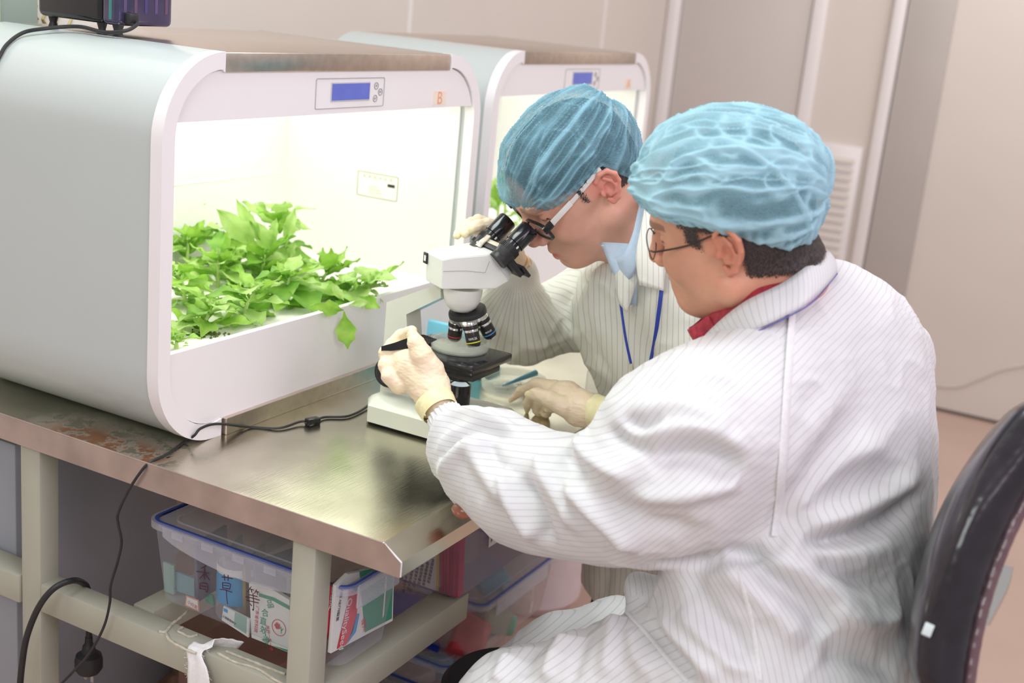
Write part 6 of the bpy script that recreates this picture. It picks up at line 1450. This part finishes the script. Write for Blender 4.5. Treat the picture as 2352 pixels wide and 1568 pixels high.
art(pw, XP, [('green_arc', [z4(p) for p in ((1190, 735), (1330, 775), (1475, 855), (1475, 890), (1320, 805), (1190, 765))], grn), ('green_arc', [z4(p) for p in ((1145, 1165), (1300, 1215), (1475, 1265), (1475, 1285), (1300, 1240), (1145, 1185))], grn)])
flc = PX(*z4((1375, 1055)), XP-.0008)
MB().ring_prism([(.0135*math.cos(a*math.pi/16), .0135*math.sin(a*math.pi/16)) for a in range(32)], [(.0125*math.cos(a*math.pi/16), .0125*math.sin(a*math.pi/16)) for a in range(32)], flc, (0, -1, 0), (0, 0, 1), (-.0002, 0, 0)).build('emblem_ring', red_, pw, smooth=None)
fm = MB()
for k in range(5): fm.lathe([(.0026, 0), (.0024, .0003)], flc+np.array([0, .003+.0032*math.cos(k*1.257), .002+.0032*math.sin(k*1.257)]), (-1, 0, 0), 10)
fm.build('emblem_flower', red_, pw, smooth=None)
MB().tube([flc+np.array([-.0003, -.004, .003]), flc+np.array([-.0003, -.005, -.008])], .0005, 4).tube([flc+np.array([-.0003, -.0045, -.004]), flc+np.array([-.0003, -.008, .001])], .0005, 4).build('emblem_stem', grn, pw, smooth=None)
def vtext(body, z0, xp, m, t, size, ang, axis='x', nm='print'):
    Pf = PX if axis == 'x' else PY; p = Pf(*z0, xp-.0009); a = math.radians(ang); h_ = np.array([0, -1, 0.]) if axis == 'x' else np.array([1., 0, 0])
    ux = h_*math.cos(a)+np.array([0, 0, 1.])*math.sin(a); uy = -h_*math.sin(a)+np.array([0, 0, 1.])*math.cos(a)
    return text_obj(nm, body, size, p, ux, uy, m, t, extr=.0001)
for k, (c_, p, an) in enumerate((('品', (1270, 870), 25), ('合', (1215, 940), 10), ('直', (1195, 1010), 0), ('效', (1195, 1085), -10), ('源', (1215, 1160), -25))): vtext(c_, z4(p), XP, grn, pw, .014, an)
vtext('广东省农科院', z4((1165, 850)), XP, red_, pw, .0075, -92); vtext('良种一生一世', z4((1255, 1030)), XP, red_, pw, .007, -75)
pk = pouch('seed_packet', 'small cream and green seed packet at the bottom of the handwritten box', 'seed packet', XP-.003, [z4(p) for p in ((862, 855), (1102, 975), (1092, 1158), (845, 985))], wht, .003)
art(pk, XP-.003, [('green_field', [z4(p) for p in ((968, 910), (1075, 965), (1070, 1110), (958, 1040))], lgrn), ('blue_mark', [z4(p) for p in ((865, 870), (900, 888), (898, 920), (862, 900))], blu)])
vtext('上海蔬菜种子', z4((848, 950)), XP-.003, M['black'], pk, .0048, -12)
ob_ = pouch('round_label', 'white label with an orange rim inside the left of the handwritten box', 'label', XP, [z4(p) for p in ((515, 755), (630, 800), (635, 905), (505, 850))], mat('orange_rim', (.75, .30, .18), .5), .001)
art(ob_, XP, [('label_face', [z4(p) for p in ((522, 768), (622, 808), (626, 893), (514, 843))], wht)])
vtext('小白菜', z4((526, 822)), XP, red_, ob_, .007, -14)
for i, (cs, m_, lb_) in enumerate((([(300, 445), (400, 480), (400, 800), (310, 790)], lgrn, 'faint grey-green seed packet at the left end of the handwritten box'), ([(380, 520), (590, 600), (590, 770), (380, 700)], mat('packet_teal', (.22, .36, .40), .5), 'teal seed packet behind the orange-rimmed label'), ([(640, 700), (760, 760), (770, 990), (700, 985)], grn, 'dark green seed packet below the jar'), ([(860, 480), (1060, 560), (1080, 900), (870, 840)], mat('packet_grey', (.24, .28, .28), .5), 'grey-green packet behind the second handwritten character'))):
    pouch('seed_packet', lb_, 'seed packet', BX+.045+.006*i, [z4(p) for p in cs], m_, .004)
rn = random.Random(8)
for i in range(7):
    y = .98+.045*i; lb_ = ('nearest the corner leg', 'second from the corner leg', 'third from the corner leg', 'at the middle of the row', 'third from the far end', 'second from the far end', 'at the far end of the row')[i]
    t = thing('seed_packet', 'upright dark seed packet in the handwritten box, '+lb_, 'seed packet', (1.44, y, RZ+.008))
    MB().box((1.44+rn.uniform(-.01, .01), y, RZ+.062+rn.uniform(0, .015)), (.085, .006, .10), Euler((rn.uniform(-.3, .3), 0, rn.uniform(-.4, .4))).to_matrix(), .001).build('body', mat('packet_dark', ((.10, .16, .10), (.16, .12, .18), (.20, .24, .16), (.08, .12, .16), (.20, .16, .05), (.14, .2, .2), (.1, .1, .14))[i], .4, var=.3), t)
# pouches showing through the front end of the box
YP = .937+.014
qs = pouch('seed_pouch', 'red, white and green seed pouch lettered QualitySeed behind the box\'s front end', 'seed packet', YP, [(800, 1318), (906, 1296), (902, 1425), (760, 1500), (772, 1345)], wht, .006, 'y')
art(qs, YP, [('green_field', [(826, 1312), (904, 1294), (900, 1420), (838, 1452)], grn)], 'y')
art(qs, YP-.0004, [('red_band', [(803, 1342), (826, 1332), (822, 1372), (820, 1410), (810, 1450), (795, 1480), (774, 1490), (790, 1420), (800, 1380)], red_), ('blue_band', [(820, 1410), (826, 1408), (818, 1450), (797, 1479), (808, 1450)], blu), ('white_line', [(888, 1298), (891, 1297), (882, 1412), (878, 1420)], wht), ('crest', [(811, 1340), (823, 1334), (822, 1356), (808, 1362)], M['seal'])], 'y')
vtext('QualitySeed', (800, 1374), YP-.0006, wht, qs, .0165, -101, 'y'); vtext('力霸 AE770甜菜', (784, 1352), YP, M['black'], qs, .0072, -99, 'y'); vtext('绿兴', (830, 1425), YP-.0004, red_, qs, .012, -70, 'y')
rp = pouch('seed_pouch', 'red seed pouch at the left end of the row, beside the corner leg', 'seed packet', YP+.008, [(760, 1345), (776, 1340), (768, 1420), (756, 1470), (750, 1440)], red_, .004, 'y')
vtext('PASSAL', (763, 1350), YP+.008, wht, rp, .0105, -100, 'y')
# ---- second box on the shelf, behind the table corner
c2 = PZ(1052, 1388, RZ+.002); e2 = PZ(1192, 1272, RZ+.002)
b2 = tub('storage_box', 'clear purple-tinted box with red packets and a taped name label on the shelf', c2[0], c2[0]+.30, c2[1]-.002, c2[1]+.22, RZ+.002, .70, M['purplebox'], .008, .02, '', False)
YF = c2[1]-.004
lb = pouch('paper_label', 'small white handwritten paper label taped to the purple-tinted box', 'label', YF-.002, [(1125, 1227), (1151, 1211), (1149, 1240), (1123, 1257)], M['paper'], .001, 'y')
vtext('其他家', (1127, 1246), YF-.002, M['black'], lb, .0150, 22, 'y')
XL = c2[0]+.012
wp = pouch('printed_packet', 'white packet with rows of small print inside the purple-tinted box', 'seed packet', XL, [(925, 1300), (1003, 1250), (1000, 1380), (925, 1352)], wht, .004)
art(wp, XL, [('yellow_edge', [(1003, 1250), (1008, 1248), (1005, 1382), (1000, 1380)], mat('yellow_edge', (.72, .55, .06), .5))])
for k in range(6):
    vtext(('种植说明请阅读', '播种期春秋两季', '每亩用种量克', '发芽率不低于', '净度纯度水分', '贮藏阴凉干燥')[k], (992-12*k, 1282+6*k), XL, M['black'], wp, .0068, -97)
for k in range(6):
    x_ = 1010+8*k; t = pouch('red_packet', 'thin red seed packet standing in the purple-tinted box, ' + ('leftmost against the yellow edge', 'second from the yellow edge', 'third from the yellow edge', 'third from the right', 'second from the right', 'rightmost of the row')[k], 'seed packet', XL+.002*(k % 2), [(x_, 1246-5*k), (x_+7, 1242-5*k), (x_+5-k, 1384), (x_-1-k, 1384)], mat('packet_red', (.50+.03*(k % 3), .035, .06), .45, var=.15), .018)
# ---- boxes and bin on the floor
def floorbox(label, cpx, z1, wx, wy, z0=0, **k):
    c = PZ(*cpx, z1); return tub('storage_box', label, c[0], c[0]+wx, c[1], c[1]+wy, z0, z1, **k), c
M['warmbox'] = clearmat('warm_box', (.62, .50, .50), .35, .25)
fb, c_ = floorbox('lidded clear box with red things inside on the floor, right of the shelf', (1110, 1402), .30, .33, .28, .172, m=M['warmbox'], latches='y')
fb2, d_ = floorbox('lidded clear box with blue seal lowest on the floor under the shelf', (1030, 1545), .17, .27, .26, 0, m=M['warmbox'], latches='')
fb3, g_ = floorbox('pale lidded box lying in the lower foreground under the table', (905, 1640), .12, .115, .32, 0, m=M['warmbox'], latches='')
rn = random.Random(2); cl = [(.55, .06, .08), (.10, .45, .70), (.03, .10, .55), (.70, .66, .66), (.25, .45, .35), (.45, .30, .45)]
pos = ('top left', 'top middle', 'top right', 'middle left', 'middle', 'middle right', 'lower left', 'lower middle', 'lower right')
for bi, (c, wx, wy, z1, what) in enumerate(((c_, .33, .28, .30, 'the floor box with the red things'), (d_, .27, .26, .17, 'the lowest blue-sealed box'), (g_, .115, .32, .12, 'the pale foreground box'))):
    for k in range(9):
        x, y = c[0]+.06+(k % 3)*(wx-.12)/2, c[1]+.06+(k//3)*(wy-.12)/2
        zt = z1-.035-rn.uniform(0, .05)
        t = thing('seed_bag', 'small coloured seed bag, '+pos[k]+' in '+what, 'bag', (x, y, max(.01, zt-.07)))
        MB().box((x, y, zt-.03), (.10, .075, .05), Euler((rn.uniform(-.5, .5), rn.uniform(-.5, .5), rn.uniform(0, 3))).to_matrix(), .012, 2).build('body', mat('bag_colour', cl[(0, 4, 3, 0, 5, 1, 2, 3, 1)[(k+bi*4) % 9]], .5, var=.2), t)
pc_ = [PZ(x, y, .173) for x, y in ((955, 1452), (1012, 1478), (1006, 1500), (950, 1475))]
o = raw('blue_card', pc_, [(0, 1, 2, 3)], mat('card_blue', (.01, .05, .50), .4)); solidify(o, .001); tag(o, 'deep blue card lying on the lowest blue-sealed box lid', 'card')
bn = PZ(1310, 1425, 0); tb_ = PZ(1355, 1290, .28)
t = thing('waste_bin', 'pinkish white plastic bin on the floor beyond the clear boxes', 'bin', (bn[0]+.14, bn[1]+.10, 0))
b = MB(); cx, cy = bn[0]+.05, bn[1]+.15
b.lathe([(.11, 0), (.135, .03), (.155, .28), (.165, .285), (.165, .30), (.15, .30), (.13, .04), (.002, .03)], (cx, cy, 0), (0, 0, 1), 40, cap=False); b.build('body', mat('bin_pink', (.80, .68, .70), .4), t)
# ---- gauze strip, dried glue, clutter at the lower left
gz = thing('gauze_strip', 'frayed white gauze strip draped over the table\'s lower rail', 'cloth', PX(470, 1490, 1.31))
def gfn(u, v):
    pth = catmull([PX(x, y, xx) for x, y, xx in ((548, 1488, 1.352), (505, 1478, 1.335), (470, 1478, 1.318), (448, 1495, 1.302), (455, 1530, 1.296), (458, 1580, 1.294), (460, 1640, 1.293))], 6)
    k = u*(len(pth)-1); i = min(int(k), len(pth)-2); p = pth[i]+(pth[i+1]-pth[i])*(k-i); w_ = .019+.004*math.sin(u*9)
    return p+np.array([-.0012-.001*math.sin(v*9+u*12), (v-.5)*-2*w_*(.6+.4*min(1, u*3)), (v-.5)*(.030 if u < .35 else .004)+.0006*math.sin(u*60)])
o = MB().grid(gfn, 40, 10).build('cloth', mat('gauze', (.86, .86, .87), .9, nscale=200, var=.04, bump=.25), gz, smooth=180); solidify(o, .0008)
fr = MB(); rn = random.Random(4)
for k in range(50):
    u = rn.uniform(.4, 1); s_ = rn.choice((0., 1.)); p = gfn(u, s_); d_ = np.array([rn.uniform(-.002, 0), (1 if s_ < .5 else -1)*rn.uniform(.002, .008), rn.uniform(-.006, .002)]); fr.tube([p, p+d_*.6+np.array([0, 0, -.001]), p+d_], .0002, 3)
o = fr.build('frayed_threads', mat('thread', (.8, .8, .8), .9), gz); o['kind'] = 'stuff'
gl = thing('dried_glue', 'crusted cream glue strands on the lower rail beneath the handwritten box', 'glue', PX(420, 1440, 1.33))
gm_ = mat('glue', (.56, .52, .42), .5, nscale=90, var=.2, bump=.6)
for cs in ([(432, 1402), (412, 1420), (396, 1432), (380, 1450), (366, 1450)], [(380, 1450), (390, 1470), (420, 1488), (450, 1500)], [(420, 1440), (408, 1448), (420, 1455), (435, 1462), (452, 1458)], [(500, 1500), (540, 1520), (590, 1535), (630, 1560), (660, 1575)], [(520, 1496), (570, 1515), (620, 1535), (655, 1548)]):
    MB().tube(catmull([PZ(x, y, RZ+.0015) for x, y in cs], 5), [.0016+.0012*rn.random() for _ in range((len(cs)-1)*5+1)], 7).build('strand', gm_, gl)
cbm.build('body', MCAB, thing('grey_cabinet', 'grey cabinet standing under the table at the far left', 'cabinet', (1.36, 1.62, 0)))
bgf = Field((1.45, 1.0, -.01), (2.15, 1.75, .16), .008)
rn = random.Random(6)
bg_ = thing('plastic_bag', 'crumpled clear bag of brown material on the floor under the table', 'bag', (1.75, 1.45, 0))
for k in range(14): bgf.ell((1.60+rn.random()*.4, 1.15+rn.random()*.45, .03+.04*rn.random()), (.05+.05*rn.random(), .05+.05*rn.random(), .03+.04*rn.random()), .03)
P, Q = bgf.mesh(); N_ = normals(P, Q); P = P+N_*((1-np.abs(vnoise(P, 30, 4)))**4*.010)[:, None]; P[:, 2] = np.maximum(P[:, 2], .001)
npmesh('bag', P, Q, mat('brown_bag', (.24, .13, .09), .35, nscale=12, var=.7, coat=.3), bg_)
t = thing('cardboard_tray', 'reddish brown cardboard tray on the floor below the handwritten box', 'tray', (1.75, 1.15, 0))
c = PZ(500, 1490, .25); MB().b2((c[0], c[1]-.10, .0), (c[0]+.30, c[1]+.10, .22), .004).build('body', mat('red_card', (.36, .20, .16), .6, var=.1), t)

kn = PY(1064, 1172, .800)
t = thing('wooden_knob', 'small reddish brown rounded end peeping out at the table edge under the sleeve', 'knob', kn)
MB().sphere(kn, .016, 20, 12, (.9, 1.1, .75)).build('body', mat('red_brown', (.30, .10, .06), .3, var=.3, coat=.4), t)

for pre, g_ in (('storage_box', 'clear lidded storage boxes under the table'), ('red_packet', 'red seed packets in the purple-tinted box'), ('seed_bag', 'small seed bags in the floor boxes'), ('seed_packet', 'seed packets in the handwritten box'), ('seed_pouch', 'seed pouches in the handwritten box'), ('petri_dish', 'clear petri dishes'), ('growth_chamber', 'white growth chambers on the table')):
    for o in bpy.data.objects:
        if o.parent is None and o.name.split('.')[0] == pre and 'group' not in o: o['group'] = g_
